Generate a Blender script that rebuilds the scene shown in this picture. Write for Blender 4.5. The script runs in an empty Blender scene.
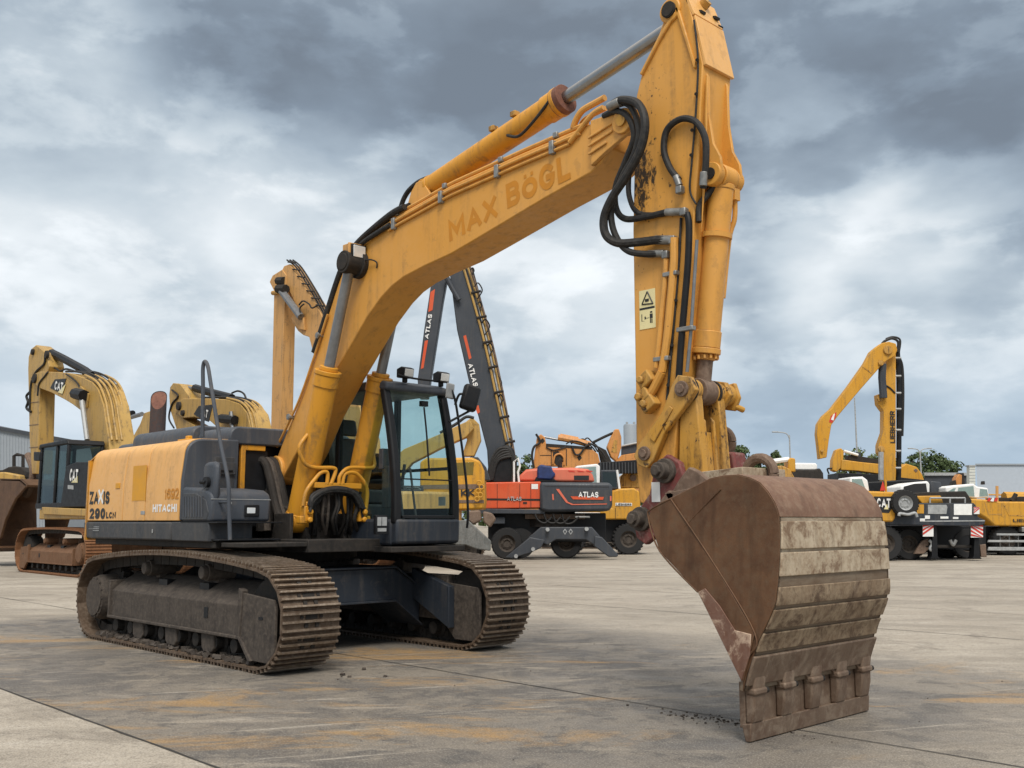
import bpy, bmesh, math, random
from mathutils import Vector, Matrix
random.seed(7)
R = math.radians
scene = bpy.context.scene
COL = scene.collection

# ------------------------------------------------------------------ camera
# World frame: X = forward of the big excavator, Y = its left, Z up, metres.
FPX, PITCH, YAW = 1007.45, R(7.7468), R(46.2825)
CAM = Vector((10.1997, -6.2592, 1.358))
RGT = Vector((math.cos(YAW), math.sin(YAW), 0))          # camera right, level
FWD = Vector((-math.sin(YAW), math.cos(YAW), 0))         # camera forward, level
cd = bpy.data.cameras.new('camera'); cam = bpy.data.objects.new('camera', cd); COL.objects.link(cam)
cd.sensor_width = 36; cd.lens = FPX / 1024 * 36; cd.clip_end = 3000; cd.clip_start = .05
cam.location = CAM; cam.rotation_euler = (math.pi/2 + PITCH, 0, YAW)
scene.camera = cam

def ray(px, py):
    x = (px-512)/FPX; u = -(py-384)/FPX; c, s = math.cos(PITCH), math.sin(PITCH)
    return RGT*x + FWD*(c-u*s) + Vector((0, 0, s+u*c))
def onY(px, py, Y):                                       # point of the plane Y=const seen there -> (X, Z)
    r = ray(px, py); t = (Y-CAM.y)/r.y; p = CAM+r*t; return (p.x, p.z)
def onX(px, py, X):
    r = ray(px, py); t = (X-CAM.x)/r.x; p = CAM+r*t; return (p.y, p.z)
def onD(px, py, D):                                       # plane at level distance D -> (lateral, z)
    r = ray(px, py); t = D/r.dot(FWD); p = CAM+r*t; return ((p-CAM).dot(RGT), p.z)
def lat(px, D): return (px-512)/FPX*D/1.0*1.0

# ------------------------------------------------------------------ world, sun, exposure
SUN_EL, SUN_AZ = R(52), math.atan2(-.62, .78)             # direction the sun stands in (world xy)
w = bpy.data.worlds.new('World'); scene.world = w; w.use_nodes = True
nt = w.node_tree; nt.nodes.clear(); N = nt.nodes.new; L = nt.links.new
out = N('ShaderNodeOutputWorld'); bgn = N('ShaderNodeBackground'); bgn.inputs[1].default_value = .1
L(bgn.outputs[0], out.inputs[0])
sky = N('ShaderNodeTexSky'); sky.sky_type = 'NISHITA'; sky.sun_disc = False
sky.sun_elevation = SUN_EL; sky.sun_rotation = math.pi/2 - SUN_AZ
tc = N('ShaderNodeTexCoord')
def math_(op, a, b=None, c=None, clamp=False):
    n = N('ShaderNodeMath'); n.operation = op; n.use_clamp = clamp
    for i, v in enumerate((a, b, c)):
        if v is None: continue
        if isinstance(v, (int, float)): n.inputs[i].default_value = v
        else: L(v, n.inputs[i])
    return n.outputs[0]
def vmath(op, a, b=None, s=None):
    n = N('ShaderNodeVectorMath'); n.operation = op
    for i, v in enumerate((a, b)):
        if v is None: continue
        if isinstance(v, (tuple, Vector)): n.inputs[i].default_value = v
        else: L(v, n.inputs[i])
    if s is not None: n.inputs['Scale'].default_value = s
    return n.outputs['Value'] if op == 'DOT_PRODUCT' else n.outputs['Vector']
def noise_(vec, scale, detail=6, rough=.55, dist=0.0, col=False):
    n = N('ShaderNodeTexNoise'); n.inputs['Scale'].default_value = scale; n.inputs['Detail'].default_value = detail
    n.inputs['Roughness'].default_value = rough; n.inputs['Distortion'].default_value = dist
    L(vec, n.inputs['Vector']); return n.outputs['Color' if col else 'Fac']
d0 = tc.outputs['Generated']
sep = N('ShaderNodeSeparateXYZ'); L(d0, sep.inputs[0]); dz = sep.outputs['Z']
inv = math_('DIVIDE', 1.0, math_('ADD', math_('MAXIMUM', dz, 0.0), .28))
cmb = N('ShaderNodeCombineXYZ'); L(inv, cmb.inputs[0]); L(inv, cmb.inputs[1]); cmb.inputs[2].default_value = 0.0
plane = vmath('MULTIPLY', d0, cmb.outputs[0])             # cloud layer coordinates
warp = vmath('SCALE', vmath('SUBTRACT', noise_(plane, 1.3, 5, .6, 0, True), (.5, .5, .5)), s=.22)
dw = vmath('NORMALIZE', vmath('ADD', d0, warp))
n_big = noise_(plane, .75, 7, .54, .35)
lump = vmath('MULTIPLY', d0, (1, 1, 2.1))
n_mid = noise_(lump, 4.6, 7, .5, .12)
n_fine = noise_(plane, 6.5, 8, .6, .2)
lum = math_('ADD', math_('MULTIPLY', math_('SUBTRACT', n_big, .5), .55), math_('MULTIPLY', math_('SUBTRACT', n_mid, .5), .8))
lum = math_('ADD', lum, math_('MULTIPLY', math_('SUBTRACT', n_fine, .5), .14))
def smooth_(v, a, b, c=0, d=1):
    n = N('ShaderNodeMapRange'); n.interpolation_type = 'SMOOTHSTEP'; L(v, n.inputs[0])
    for i_, x_ in enumerate((a, b, c, d)): n.inputs[i_+1].default_value = x_
    return n.outputs[0]
puff = math_('ADD', math_('MULTIPLY', noise_(lump, 7.5, 9, .54, .15), .88), math_('MULTIPLY', n_fine, .12))     # billows with firmer rims
lum = math_('ADD', lum, smooth_(puff, .45, .57, -.06, .085))
lum = math_('ADD', lum, .545)
# broad cloud masses, each a soft cone of directions (dark < 0, bright > 0)
def blob(px, py, rad_px, amp):
    global lum
    v = ray(px, py).normalized(); a = rad_px/FPX
    mr = N('ShaderNodeMapRange'); mr.interpolation_type = 'SMOOTHSTEP'
    mr.inputs['From Min'].default_value = math.cos(a*1.35); mr.inputs['From Max'].default_value = math.cos(a*.15)
    mr.inputs['To Min'].default_value = 0; mr.inputs['To Max'].default_value = amp*.52
    L(vmath('DOT_PRODUCT', dw, v), mr.inputs['Value'])
    lum = math_('ADD', lum, mr.outputs[0])
for b in [(440, 85, 150, -.42), (330, 40, 120, -.30), (560, 100, 140, -.36), (240, 60, 80, -.18), (650, 30, 120, -.16), (20, 140, 130, .26), (110, 120, 120, .06), (190, 210, 110, .10),
          (310, 225, 120, .30), (120, 238, 80, -.26), (140, 330, 160, .26), (20, 350, 120, .14), (790, 40, 190, -.14), (930, 40, 150, -.30), (900, 140, 110, -.26),
          (825, 160, 70, .34), (750, 230, 90, -.40), (930, 205, 60, .40), (975, 262, 80, -.42), (880, 290, 90, .44), (770, 325, 95, .32),
          (1000, 335, 90, .32), (820, 395, 110, -.12), (70, 10, 170, -.34), (550, 330, 140, .18), (560, 240, 90, .10), (620, 300, 90, .14)]:
    blob(*b)
ramp = N('ShaderNodeValToRGB'); L(lum, ramp.inputs[0]); cr = ramp.color_ramp
cr.elements[0].position = .05; cr.elements[0].color = (.17, .205, .25, 1)
cr.elements[1].position = .95; cr.elements[1].color = (.86, .90, .93, 1)
for p_, c_ in [(.22, (.215, .265, .325)), (.42, (.35, .42, .49)), (.60, (.52, .59, .645)), (.78, (.70, .75, .785))]:
    e = cr.elements.new(p_); e.color = (*c_, 1)
def mixc(fac, a, b):
    n = N('ShaderNodeMix'); n.data_type = 'RGBA'
    if isinstance(fac, (int, float)): n.inputs[0].default_value = fac
    else: L(fac, n.inputs[0])
    for i, v in ((6, a), (7, b)):
        if isinstance(v, tuple): n.inputs[i].default_value = v
        else: L(v, n.inputs[i])
    return n.outputs[2]
# far cloud near the horizon sinks into blue air
mh = N('ShaderNodeMapRange'); mh.interpolation_type = 'SMOOTHSTEP'; L(dz, mh.inputs[0])
mh.inputs[1].default_value = .0; mh.inputs[2].default_value = .21; mh.inputs[3].default_value = .72; mh.inputs[4].default_value = 0
cl = mixc(mh.outputs[0], ramp.outputs[0], (.36, .48, .62, 1))
# overhead, out of view, sky brightness is boosted and warmed to light the ground
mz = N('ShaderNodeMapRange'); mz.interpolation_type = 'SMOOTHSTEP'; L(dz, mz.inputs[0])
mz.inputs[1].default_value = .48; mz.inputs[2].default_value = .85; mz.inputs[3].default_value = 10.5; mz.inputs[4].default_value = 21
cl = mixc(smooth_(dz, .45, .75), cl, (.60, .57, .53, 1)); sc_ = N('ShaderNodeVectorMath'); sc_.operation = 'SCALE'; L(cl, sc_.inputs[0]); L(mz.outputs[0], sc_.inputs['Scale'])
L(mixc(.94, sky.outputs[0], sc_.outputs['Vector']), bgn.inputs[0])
w.cycles.sampling_method = 'MANUAL'; w.cycles.sample_map_resolution = 512

sd = bpy.data.lights.new('sun', 'SUN'); sun = bpy.data.objects.new('sun', sd); COL.objects.link(sun)
sd.energy = 2.5; sd.angle = R(22); sd.color = (1, .95, .88)
sv = Vector((math.cos(SUN_EL)*math.cos(SUN_AZ), math.cos(SUN_EL)*math.sin(SUN_AZ), math.sin(SUN_EL)))
sun.rotation_euler = sv.to_track_quat('Z', 'Y').to_euler()
vs = scene.view_settings; vs.view_transform = 'Standard'; vs.look = 'None'; vs.exposure = .14; vs.gamma = 1; vs.use_curve_mapping = False
scene.cycles.max_bounces = 6; scene.cycles.transparent_max_bounces = 12; scene.cycles.use_denoising = True

# ------------------------------------------------------------------ materials
class NT:
    def __init__(s, name):
        s.m = bpy.data.materials.new(name); s.m.use_nodes = True; s.t = s.m.node_tree; s.t.nodes.clear()
        s.out = s.n('ShaderNodeOutputMaterial'); s.b = s.n('ShaderNodeBsdfPrincipled'); s.l(s.b.outputs[0], s.out.inputs[0])
        s.co = s.n('ShaderNodeTexCoord').outputs['Object']
        s.geo = s.n('ShaderNodeNewGeometry').outputs['Position']
    def n(s, t): return s.t.nodes.new(t)
    def l(s, a, b): s.t.links.new(a, b)
    def mapped(s, v, scale): 
        n = s.n('ShaderNodeMapping'); s.l(v, n.inputs[0]); n.inputs['Scale'].default_value = scale; return n.outputs[0]
    def noise(s, v, scale, detail=5, rough=.55, dist=0):
        n = s.n('ShaderNodeTexNoise'); s.l(v, n.inputs['Vector']); n.inputs['Scale'].default_value = scale
        n.inputs['Detail'].default_value = detail; n.inputs['Roughness'].default_value = rough; n.inputs['Distortion'].default_value = dist
        return n.outputs['Fac']
    def range(s, v, a, b, c=0, d=1):
        n = s.n('ShaderNodeMapRange'); n.clamp = True; s.l(v, n.inputs[0])
        for i, x in enumerate((a, b, c, d)): n.inputs[i+1].default_value = x
        return n.outputs[0]
    def mix(s, f, a, b, mode='MIX'):
        n = s.n('ShaderNodeMix'); n.data_type = 'RGBA'; n.blend_type = mode
        if isinstance(f, (int, float)): n.inputs[0].default_value = f
        else: s.l(f, n.inputs[0])
        for i, v in ((6, a), (7, b)):
            if isinstance(v, tuple): n.inputs[i].default_value = (*v[:3], 1)
            else: s.l(v, n.inputs[i])
        return n.outputs[2]
    def mth(s, op, a, b):
        n = s.n('ShaderNodeMath'); n.operation = op
        for i, v in enumerate((a, b)):
            if isinstance(v, (int, float)): n.inputs[i].default_value = v
            else: s.l(v, n.inputs[i])
        return n.outputs[0]
    def set(s, col=None, rough=None, metal=None, bump=None, bstr=.2, bdist=.01, spec=None):
        for k, v in (('Base Color', col), ('Roughness', rough), ('Metallic', metal), ('Specular IOR Level', spec)):
            if v is None: continue
            i = s.b.inputs[k]
            if isinstance(v, tuple): i.default_value = (*v[:3], 1)
            elif isinstance(v, (int, float)): i.default_value = v
            else: s.l(v, i)
        if bump is not None:
            n = s.n('ShaderNodeBump'); n.inputs['Strength'].default_value = bstr; n.inputs['Distance'].default_value = bdist
            s.l(bump, n.inputs['Height']); s.l(n.outputs[0], s.b.inputs['Normal'])
        return s.m
def paint(name, c, fade=None, dirt=(.10, .075, .05), amount=.5, rough=.45, rust=.0, scale=1.0, spec=.4, wear=0):
    """weathered machine paint: faded patches, grime runs, chips"""
    k = NT(name); fade = fade or tuple(min(1, x*.8+.08) for x in c)
    big = k.noise(k.co, 1.1*scale, 4, .6)
    col = k.mix(k.range(big, .35, .68), c, fade)
    runs = k.noise(k.mapped(k.co, (9*scale, 9*scale, .8*scale)), 1, 5, .62)
    fine = k.noise(k.co, 22*scale, 6, .65)
    dm = k.mth('MULTIPLY', k.range(runs, .50, .66), k.range(fine, .36, .62, .25, 1))
    col = k.mix(k.mth('MULTIPLY', dm, amount), col, dirt)
    sp = k.noise(k.co, 5*scale, 8, .72, .4)
    col = k.mix(k.mth('MULTIPLY', k.range(sp, .58, .63), .6*amount+rust), col, tuple(x*.9 for x in dirt))
    chips = k.noise(k.co, 38*scale, 3, .5)
    col = k.mix(k.mth('MULTIPLY', k.range(chips, .74-.1*rust, .77-.1*rust), .8), col, (.09, .045, .025))
    if wear:                                              # bare, browned edges where the paint is rubbed through
        bv = k.n('ShaderNodeBevel'); bv.samples = 4; bv.inputs['Radius'].default_value = .012
        dt = k.n('ShaderNodeVectorMath'); dt.operation = 'DOT_PRODUCT'; k.l(bv.outputs[0], dt.inputs[0]); k.l(k.n('ShaderNodeNewGeometry').outputs['Normal'], dt.inputs[1])
        em = k.mth('MULTIPLY', k.range(dt.outputs['Value'], .985, .90), k.range(k.noise(k.co, 9*scale, 7, .7), .46, .60))
        col = k.mix(k.mth('MULTIPLY', em, wear), col, (.13, .075, .04))
    return k.set(col, k.range(fine, .3, .75, rough-.08, rough+.22), 0, fine, .06, .004, spec)
def plain(name, c, rough=.6, metal=0, var=.25, scale=8, bump=.1, spec=.5):
    k = NT(name); f = k.noise(k.co, scale, 6, .62)
    col = k.mix(k.range(f, .3, .7), tuple(x*(1-var) for x in c), tuple(min(1, x*(1+var)) for x in c))
    return k.set(col, k.range(f, .3, .7, max(.05, rough-.08), min(1, rough+.1)), metal, f, bump, .005, spec)
def rusty(name, c1, c2, c3, scale=1, rough=.75, metal=.15, pale=None, pale_amt=.6, bump=.35):
    k = NT(name)
    a = k.noise(k.co, 2.2*scale, 7, .66, .3); b = k.noise(k.co, 11*scale, 8, .68); st = k.noise(k.mapped(k.co, (7*scale, 7*scale, 1.2*scale)), 1, 6, .6)
    col = k.mix(k.range(a, .34, .66), c1, c2); col = k.mix(k.range(b, .45, .72, 0, .8), col, c3)
    col = k.mix(k.range(st, .52, .74, 0, .55), col, tuple(x*.55 for x in c1))
    if pale: 
        p = k.noise(k.co, 3.4*scale, 9, .74, .5); col = k.mix(k.range(p, .50, .60, 0, pale_amt), col, pale)
    return k.set(col, k.range(b, .3, .7, rough-.12, min(1, rough+.15)), metal, b, bump, .006, .35)
M = {}
M['yellow'] = paint('yellow_paint', (.62, .293, .046), (.64, .325, .078), amount=.30, wear=.75)
M['panel'] = paint('panel_paint', (.71, .38, .115), (.70, .39, .135), amount=.28, rough=.38)
M['bright_yellow'] = paint('cylinder_yellow_paint', (.61, .275, .018), (.60, .275, .026), amount=.55, wear=.6)
M['amber'] = plain('amber_patch', (.62, .29, .012), .5, 0, .08)
M['worn_yellow'] = paint('worn_yellow_paint', (.50, .255, .035), (.46, .27, .085), dirt=(.05, .03, .02), amount=1.0, rust=.4, rough=.6, scale=1.6, wear=1.0)
M['ink'] = plain('faded_lettering', (.52, .20, .002), .45, 0, .1)
M['tan'] = paint('tan_paint', (.42, .255, .065), (.45, .285, .085), amount=.7)
M['orange_tan'] = paint('orange_tan_paint', (.55, .29, .09), (.56, .31, .11), amount=.6)
M['lieb'] = paint('chrome_yellow_paint', (.56, .265, .016), (.56, .29, .035), amount=.5)
M['orange'] = paint('orange_paint', (.55, .22, .05), (.56, .26, .08), amount=.5)
M['red'] = paint('red_paint', (.60, .075, .02), (.60, .11, .04), amount=.25)
M['pale_red'] = paint('pale_red_paint', (.62, .13, .075), (.62, .17, .10), amount=.2)
M['slate'] = paint('slate_paint', (.036, .042, .052), (.05, .056, .066), dirt=(.10, .09, .08), amount=.35)
M['grey_panel'] = paint('grey_panel_paint', (.046, .054, .068), (.062, .071, .086), dirt=(.16, .14, .12), amount=.4, rough=.5)
M['skirt'] = paint('skirt_paint', (.038, .041, .047), (.055, .058, .063), dirt=(.13, .11, .09), amount=.5, rough=.5)
M['navy'] = paint('navy_frame_paint', (.018, .024, .034), (.03, .036, .046), dirt=(.14, .12, .10), amount=.35)
M['black'] = plain('black_paint', (.0085, .009, .0105), .5, 0, .3, 8, .1, .3)
M['soot'] = rusty('grimy_black_steel', (.018, .017, .016), (.035, .03, .026), (.06, .05, .042), 2, .8)
M['rubber'] = rusty('dusty_hose_rubber', (.011, .011, .012), (.018, .0175, .017), (.055, .049, .042), 2.5, .6, 0)
M['tyre'] = plain('tyre_rubber', (.013, .013, .0135), .8, 0, .4, 14, .4)
M['chrome'] = plain('chrome_rod', (.30, .30, .30), .3, 1, .12, 6, .02)
M['grey_rod'] = plain('grey_rod', (.20, .205, .21), .4, .5, .2, 9, .03)
M['steel'] = plain('dull_steel', (.27, .27, .26), .5, .7, .3, 15)
M['zinc'] = plain('zinc_grey', (.34, .35, .35), .55, .2, .25)
M['white'] = plain('white_paint', (.76, .76, .74), .5, 0, .08)
M['decal_black'] = plain('decal_black', (.012, .012, .013), .5, 0, .1)
M['cream'] = plain('cream_sticker', (.72, .64, .34), .5, 0, .08)
M['shoe'] = rusty('worn_track_steel', (.085, .055, .036), (.15, .105, .072), (.23, .18, .135), 2.2, .62, .35)
M['shoe_rust'] = rusty('rusty_track_steel', (.20, .085, .035), (.27, .13, .06), (.18, .10, .06), 2, .75)
M['undercarriage'] = rusty('dusty_undercarriage', (.042, .034, .029), (.078, .064, .053), (.135, .112, .09), 2.2, .8, .1)
M['undercarriage_rust'] = rusty('rusty_undercarriage', (.16, .075, .035), (.20, .11, .06), (.12, .075, .05), 2, .8, .1)
M['bucket'] = rusty('brown_rusted_bucket', (.078, .036, .017), (.138, .069, .033), (.125, .08, .048), 1.5, .62, .2)
M['shell'] = rusty('reddish_worn_shell', (.15, .079, .048), (.225, .128, .082), (.27, .19, .135), 1.4, .6, .2)
M['bucket_pale'] = rusty('scraped_bucket_edge', (.14, .066, .042), (.16, .085, .06), (.2, .13, .1), 1.6, .7, .15, (.46, .34, .25), .9)
M['bucket_low'] = rusty('scuffed_bucket_steel', (.13, .082, .056), (.17, .12, .085), (.22, .165, .12), 2, .6, .3, (.30, .235, .175), .45)
M['red_steel'] = rusty('worn_red_coupler', (.15, .035, .032), (.20, .055, .05), (.13, .075, .06), 2, .65, .1, (.42, .36, .30), .35)
M['brown_steel'] = rusty('brown_coupler_steel', (.13, .085, .06), (.19, .13, .095), (.27, .20, .15), 2.4, .7, .2)
M['pipe_rust'] = rusty('sooty_rust_pipe', (.055, .048, .05), (.075, .058, .055), (.12, .06, .045), 3, .8)
M['muzzle_rust'] = rusty('rusty_pipe_mouth', (.16, .07, .05), (.22, .10, .065), (.12, .06, .05), 3, .8)
M['clad'] = plain('grey_cladding', (.27, .30, .33), .6, 0, .05, 2)
M['pale_clad'] = plain('white_cladding', (.40, .45, .51), .6, 0, .04, 2)
M['column'] = plain('pale_concrete', (.56, .57, .52), .7, 0, .08, 2)
M['leaf'] = plain('tree_leaves', (.055, .085, .026), .75, 0, .5, 1.5)
M['leaf2'] = plain('pale_tree_leaves', (.10, .13, .04), .75, 0, .45, 1.5)
M['bark'] = plain('bark', (.10, .075, .05), .9, 0, .3)
M['blue'] = plain('blue_tarp', (.012, .028, .11), .6, 0, .3)
M['blade'] = rusty('scuffed_grey_blade', (.12, .125, .12), (.19, .19, .18), (.10, .085, .07), 2, .7, .1)
M['shoe_edge'] = rusty('polished_grouser', (.16, .115, .08), (.27, .21, .155), (.38, .32, .26), 3, .42, .5)
M['warn_red'] = plain('warning_red', (.55, .035, .02), .5, 0, .1)
k = NT('greasy_stick_paint'); sx = k.n('ShaderNodeSeparateXYZ'); k.l(k.co, sx.inputs[0])
base = M['yellow'].node_tree
big = k.noise(k.co, 1.1, 4, .6); col = k.mix(k.range(big, .35, .68), (.62, .293, .046), (.64, .325, .078))
runs = k.noise(k.mapped(k.co, (9, 9, .8)), 1, 5, .62); fine = k.noise(k.co, 22, 6, .65)
col = k.mix(k.mth('MULTIPLY', k.mth('MULTIPLY', k.range(runs, .50, .66), k.range(fine, .36, .62, .25, 1)), .36), col, (.10, .075, .05))
dx = k.mth('DIVIDE', k.mth('SUBTRACT', sx.outputs['X'], 5.32), .22); dz = k.mth('DIVIDE', k.mth('SUBTRACT', sx.outputs['Z'], 4.12), .52)
dist = k.mth('POWER', k.mth('ADD', k.mth('MULTIPLY', dx, dx), k.mth('MULTIPLY', dz, dz)), .5)
spat = k.noise(k.mapped(k.co, (9, 9, 5)), 1, 8, .72, .5)
gm = k.range(k.mth('SUBTRACT', k.mth('ADD', k.mth('MULTIPLY', spat, 1.9), -.45), k.mth('MULTIPLY', dist, .80)), .02, .12)
spk = k.mth('MULTIPLY', k.range(k.noise(k.mapped(k.co, (34, 34, 22)), 1, 4, .6), .64, .68), k.range(dist, 2.2, 1.2))
low = k.range(sx.outputs['Z'], 2.5, 1.6); lowd = k.mth('MULTIPLY', low, k.range(k.noise(k.mapped(k.co, (8, 8, 3)), 1, 8, .7, .4), .48, .62))
col = k.mix(k.mth('MULTIPLY', lowd, .6), col, (.10, .06, .03)); gm = k.mth('MULTIPLY', gm, k.range(k.noise(k.mapped(k.co, (26, 26, 13)), 1, 7, .7, .6), .40, .50, .15, .95)); col = k.mix(k.mth('MAXIMUM', gm, spk), col, (.016, .014, .012))
M['stick_paint'] = k.set(col, k.range(fine, .3, .75, .36, .66), 0, fine, .06, .004, .4)
# wear bands across the back of the bucket (real scraped steel, by height on the shell)
k = NT('banded_worn_steel')
sx = k.n('ShaderNodeSeparateXYZ'); k.l(k.co, sx.inputs[0])
a = k.noise(k.mapped(k.co, (3, 1.1, 5)), 2.2, 8, .68, .3); b = k.noise(k.mapped(k.co, (6, 1.5, 22)), 1, 6, .6); c = k.noise(k.co, 9, 8, .7)
col = k.mix(k.range(a, .36, .64), (.17, .115, .07), (.42, .36, .27)); col = k.mix(k.range(b, .52, .70, 0, .8), col, (.085, .052, .034))
col = k.mix(k.range(c, .56, .72, 0, .7), col, (.11, .06, .035))
zz = k.mth('ADD', sx.outputs['Z'], k.mth('MULTIPLY', k.mth('SUBTRACT', c, .5), .06))
col = k.mix(k.range(zz, .98, 1.12, .70, .0), col, (.14, .098, .066))
M['bands'] = k.set(col, k.range(c, .3, .7, .55, .85), .15, c, .3, .006, .35)
M['band_pale'] = rusty('pale_scraped_steel', (.37, .295, .205), (.50, .42, .31), (.24, .16, .10), 1.8, .7, .1, (.15, .088, .05), .8)
M['band_brown'] = rusty('brown_scraped_steel', (.19, .13, .08), (.33, .255, .17), (.13, .08, .05), 2.0, .7, .15, (.075, .043, .027), .8)
# thin glass
def glass(name, tint, gl=.18):
    k = NT(name); k.t.nodes.remove(k.b)
    tr = k.n('ShaderNodeBsdfTransparent'); tr.inputs[0].default_value = (*tint, 1)
    g = k.n('ShaderNodeBsdfGlossy'); g.inputs['Roughness'].default_value = .03; g.inputs['Color'].default_value = (.9, .95, .95, 1)
    fr = k.n('ShaderNodeLayerWeight'); fr.inputs[0].default_value = .5
    mx = k.n('ShaderNodeMixShader'); k.l(k.mth('ADD', k.mth('MULTIPLY', k.mth('POWER', fr.outputs['Facing'], 4), .45), gl), mx.inputs[0]); k.l(tr.outputs[0], mx.inputs[1]); k.l(g.outputs[0], mx.inputs[2])
    k.l(mx.outputs[0], k.out.inputs[0]); return k.m
M['glass'] = glass('cab_glass', (.86, .93, .92), .012)
M['dark_glass'] = glass('dark_cab_glass', (.55, .64, .63), .03)
M['lamp'] = plain('lamp_lens', (.70, .72, .72), .12, .3, .1)

# ------------------------------------------------------------------ mesh helpers
class MB:
    def __init__(s): s.v = []; s.f = []; s.mi = []; s.cur = 0
    def add(s, vs, fs):
        o = len(s.v); s.v += [tuple(p) for p in vs]; s.f += [tuple(i+o for i in f) for f in fs]; s.mi += [s.cur]*len(fs); return s
    def box(s, c, size, rot=None):
        x, y, z = (q/2 for q in size); c = Vector(c)
        P = [Vector((i*x, j*y, k_*z)) for i in (-1, 1) for j in (-1, 1) for k_ in (-1, 1)]
        if rot is not None: P = [rot @ p for p in P]
        return s.add([c+p for p in P], [(0, 1, 3, 2), (4, 6, 7, 5), (0, 4, 5, 1), (2, 3, 7, 6), (0, 2, 6, 4), (1, 5, 7, 3)])
    def bb(s, x0, x1, y0, y1, z0, z1): return s.box(((x0+x1)/2, (y0+y1)/2, (z0+z1)/2), (x1-x0, y1-y0, z1-z0))
    def prism(s, prof, a, b, axis='y', prof2=None):
        """closed profile swept between a and b; profile is (x,z) for axis y, (y,z) for x, (x,y) for z"""
        def P(q, t): return {'y': (q[0], t, q[1]), 'x': (t, q[0], q[1]), 'z': (q[0], q[1], t)}[axis]
        n = len(prof); p2 = prof2 or prof
        vs = [P(q, a) for q in prof]+[P(q, b) for q in p2]
        fs = [tuple(range(n))[::-1], tuple(range(n, 2*n))]+[(i, (i+1) % n, n+(i+1) % n, n+i) for i in range(n)]
        return s.add(vs, fs)
    def strip(s, pts, th, a, b, a2=None, b2=None, w=None):
        """open (x,z) polyline thickened by th towards its left side, spanning y a..b; w scales y per point"""
        n = len(pts); q = []
        for i, p in enumerate(pts):
            p0 = Vector(pts[max(0, i-1)]); p1 = Vector(pts[min(n-1, i+1)]); d = (p1-p0).normalized(); q.append((p[0]-d.y*th, p[1]+d.x*th))
        ws = w or [1]*n; vs = []
        for i in range(n):
            vs += [(pts[i][0], a*ws[i], pts[i][1]), (pts[i][0], b*ws[i], pts[i][1]), (q[i][0], b*ws[i], q[i][1]), (q[i][0], a*ws[i], q[i][1])]
        fs = [(0, 1, 2, 3), tuple((n-1)*4+j for j in (3, 2, 1, 0))]
        for i in range(n-1):
            for j in range(4): fs.append((i*4+j, (i+1)*4+j, (i+1)*4+(j+1) % 4, i*4+(j+1) % 4))
        return s.add(vs, fs)
    def tube(s, pts, r, n=10, smooth=True, closed=False):
        pts = [Vector(p) for p in pts]
        if smooth and len(pts) > 2:
            P = [pts[0]]+pts+[pts[-1]]; o = []
            for i in range(1, len(P)-2):
                p0, p1, p2, p3 = P[i-1:i+3]
                for j in range(7):
                    t = j/7; o.append(.5*((2*p1)+(p2-p0)*t+(2*p0-5*p1+4*p2-p3)*t*t+(3*p1-p0-3*p2+p3)*t**3))
            pts = o+[pts[-1]]
        vs = []; m = len(pts); up = None
        for i, p in enumerate(pts):
            d = (pts[min(m-1, i+1)]-pts[max(0, i-1)]).normalized()
            if up is None: up = d.orthogonal().normalized()
            up = (up-d*up.dot(d)); up = up.normalized() if up.length > 1e-5 else d.orthogonal().normalized()
            sd_ = d.cross(up); rr = r if not hasattr(r, '__len__') else r[min(i, len(r)-1)]
            vs += [p+(up*math.cos(2*math.pi*j/n)+sd_*math.sin(2*math.pi*j/n))*rr for j in range(n)]
        fs = [(i*n+j, i*n+(j+1) % n, (i+1)*n+(j+1) % n, (i+1)*n+j) for i in range(m-1) for j in range(n)]
        fs += [tuple(range(n))[::-1], tuple((m-1)*n+j for j in range(n))]
        return s.add(vs, fs)
    def cyl(s, p0, p1, r, n=20, r2=None):
        return s.tube([p0, p1], [r, r if r2 is None else r2], n, False)
    def lathe(s, c, prof, axis='y', n=24, caps=True):
        """prof: (radius, offset along axis)"""
        vs = []; fs = []
        for r, o in prof:
            for j in range(n):
                a = 2*math.pi*j/n; u, v_ = r*math.cos(a), r*math.sin(a)
                vs.append({'y': (c[0]+u, c[1]+o, c[2]+v_), 'z': (c[0]+u, c[1]+v_, c[2]+o), 'x': (c[0]+o, c[1]+u, c[2]+v_)}[axis])
        m = len(prof)
        for i in range(m-1): fs += [(i*n+j, i*n+(j+1) % n, (i+1)*n+(j+1) % n, (i+1)*n+j) for j in range(n)]
        if caps: fs += [tuple(range(n))[::-1], tuple((m-1)*n+j for j in range(n))]
        return s.add(vs, fs)
    def ring(s, c, R_, r, axis='y', a0=0, a1=2*math.pi, n=24):
        pts = []
        for i in range(n+1):
            a = a0+(a1-a0)*i/n; u, v_ = R_*math.cos(a), R_*math.sin(a)
            pts.append({'y': (c[0]+u, c[1], c[2]+v_), 'x': (c[0], c[1]+u, c[2]+v_), 'z': (c[0]+u, c[1]+v_, c[2])}[axis])
        return s.tube(pts, r, 10, False)
    def build(s, name, mat, parent=None, bevel=0, smooth=35, seg=2, fix=True):
        me = bpy.data.meshes.new(name); me.from_pydata(s.v, [], s.f)
        for m_ in (mat if isinstance(mat, (list, tuple)) else [mat]): me.materials.append(m_)
        me.polygons.foreach_set('material_index', s.mi)
        if fix: bm = bmesh.new(); bm.from_mesh(me); bmesh.ops.recalc_face_normals(bm, faces=bm.faces); bm.to_mesh(me); bm.free()
        me.polygons.foreach_set('use_smooth', [True]*len(me.polygons)); me.set_sharp_from_angle(angle=R(smooth)); me.update()
        o = bpy.data.objects.new(name, me); COL.objects.link(o)
        if parent: o.parent = parent
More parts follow.
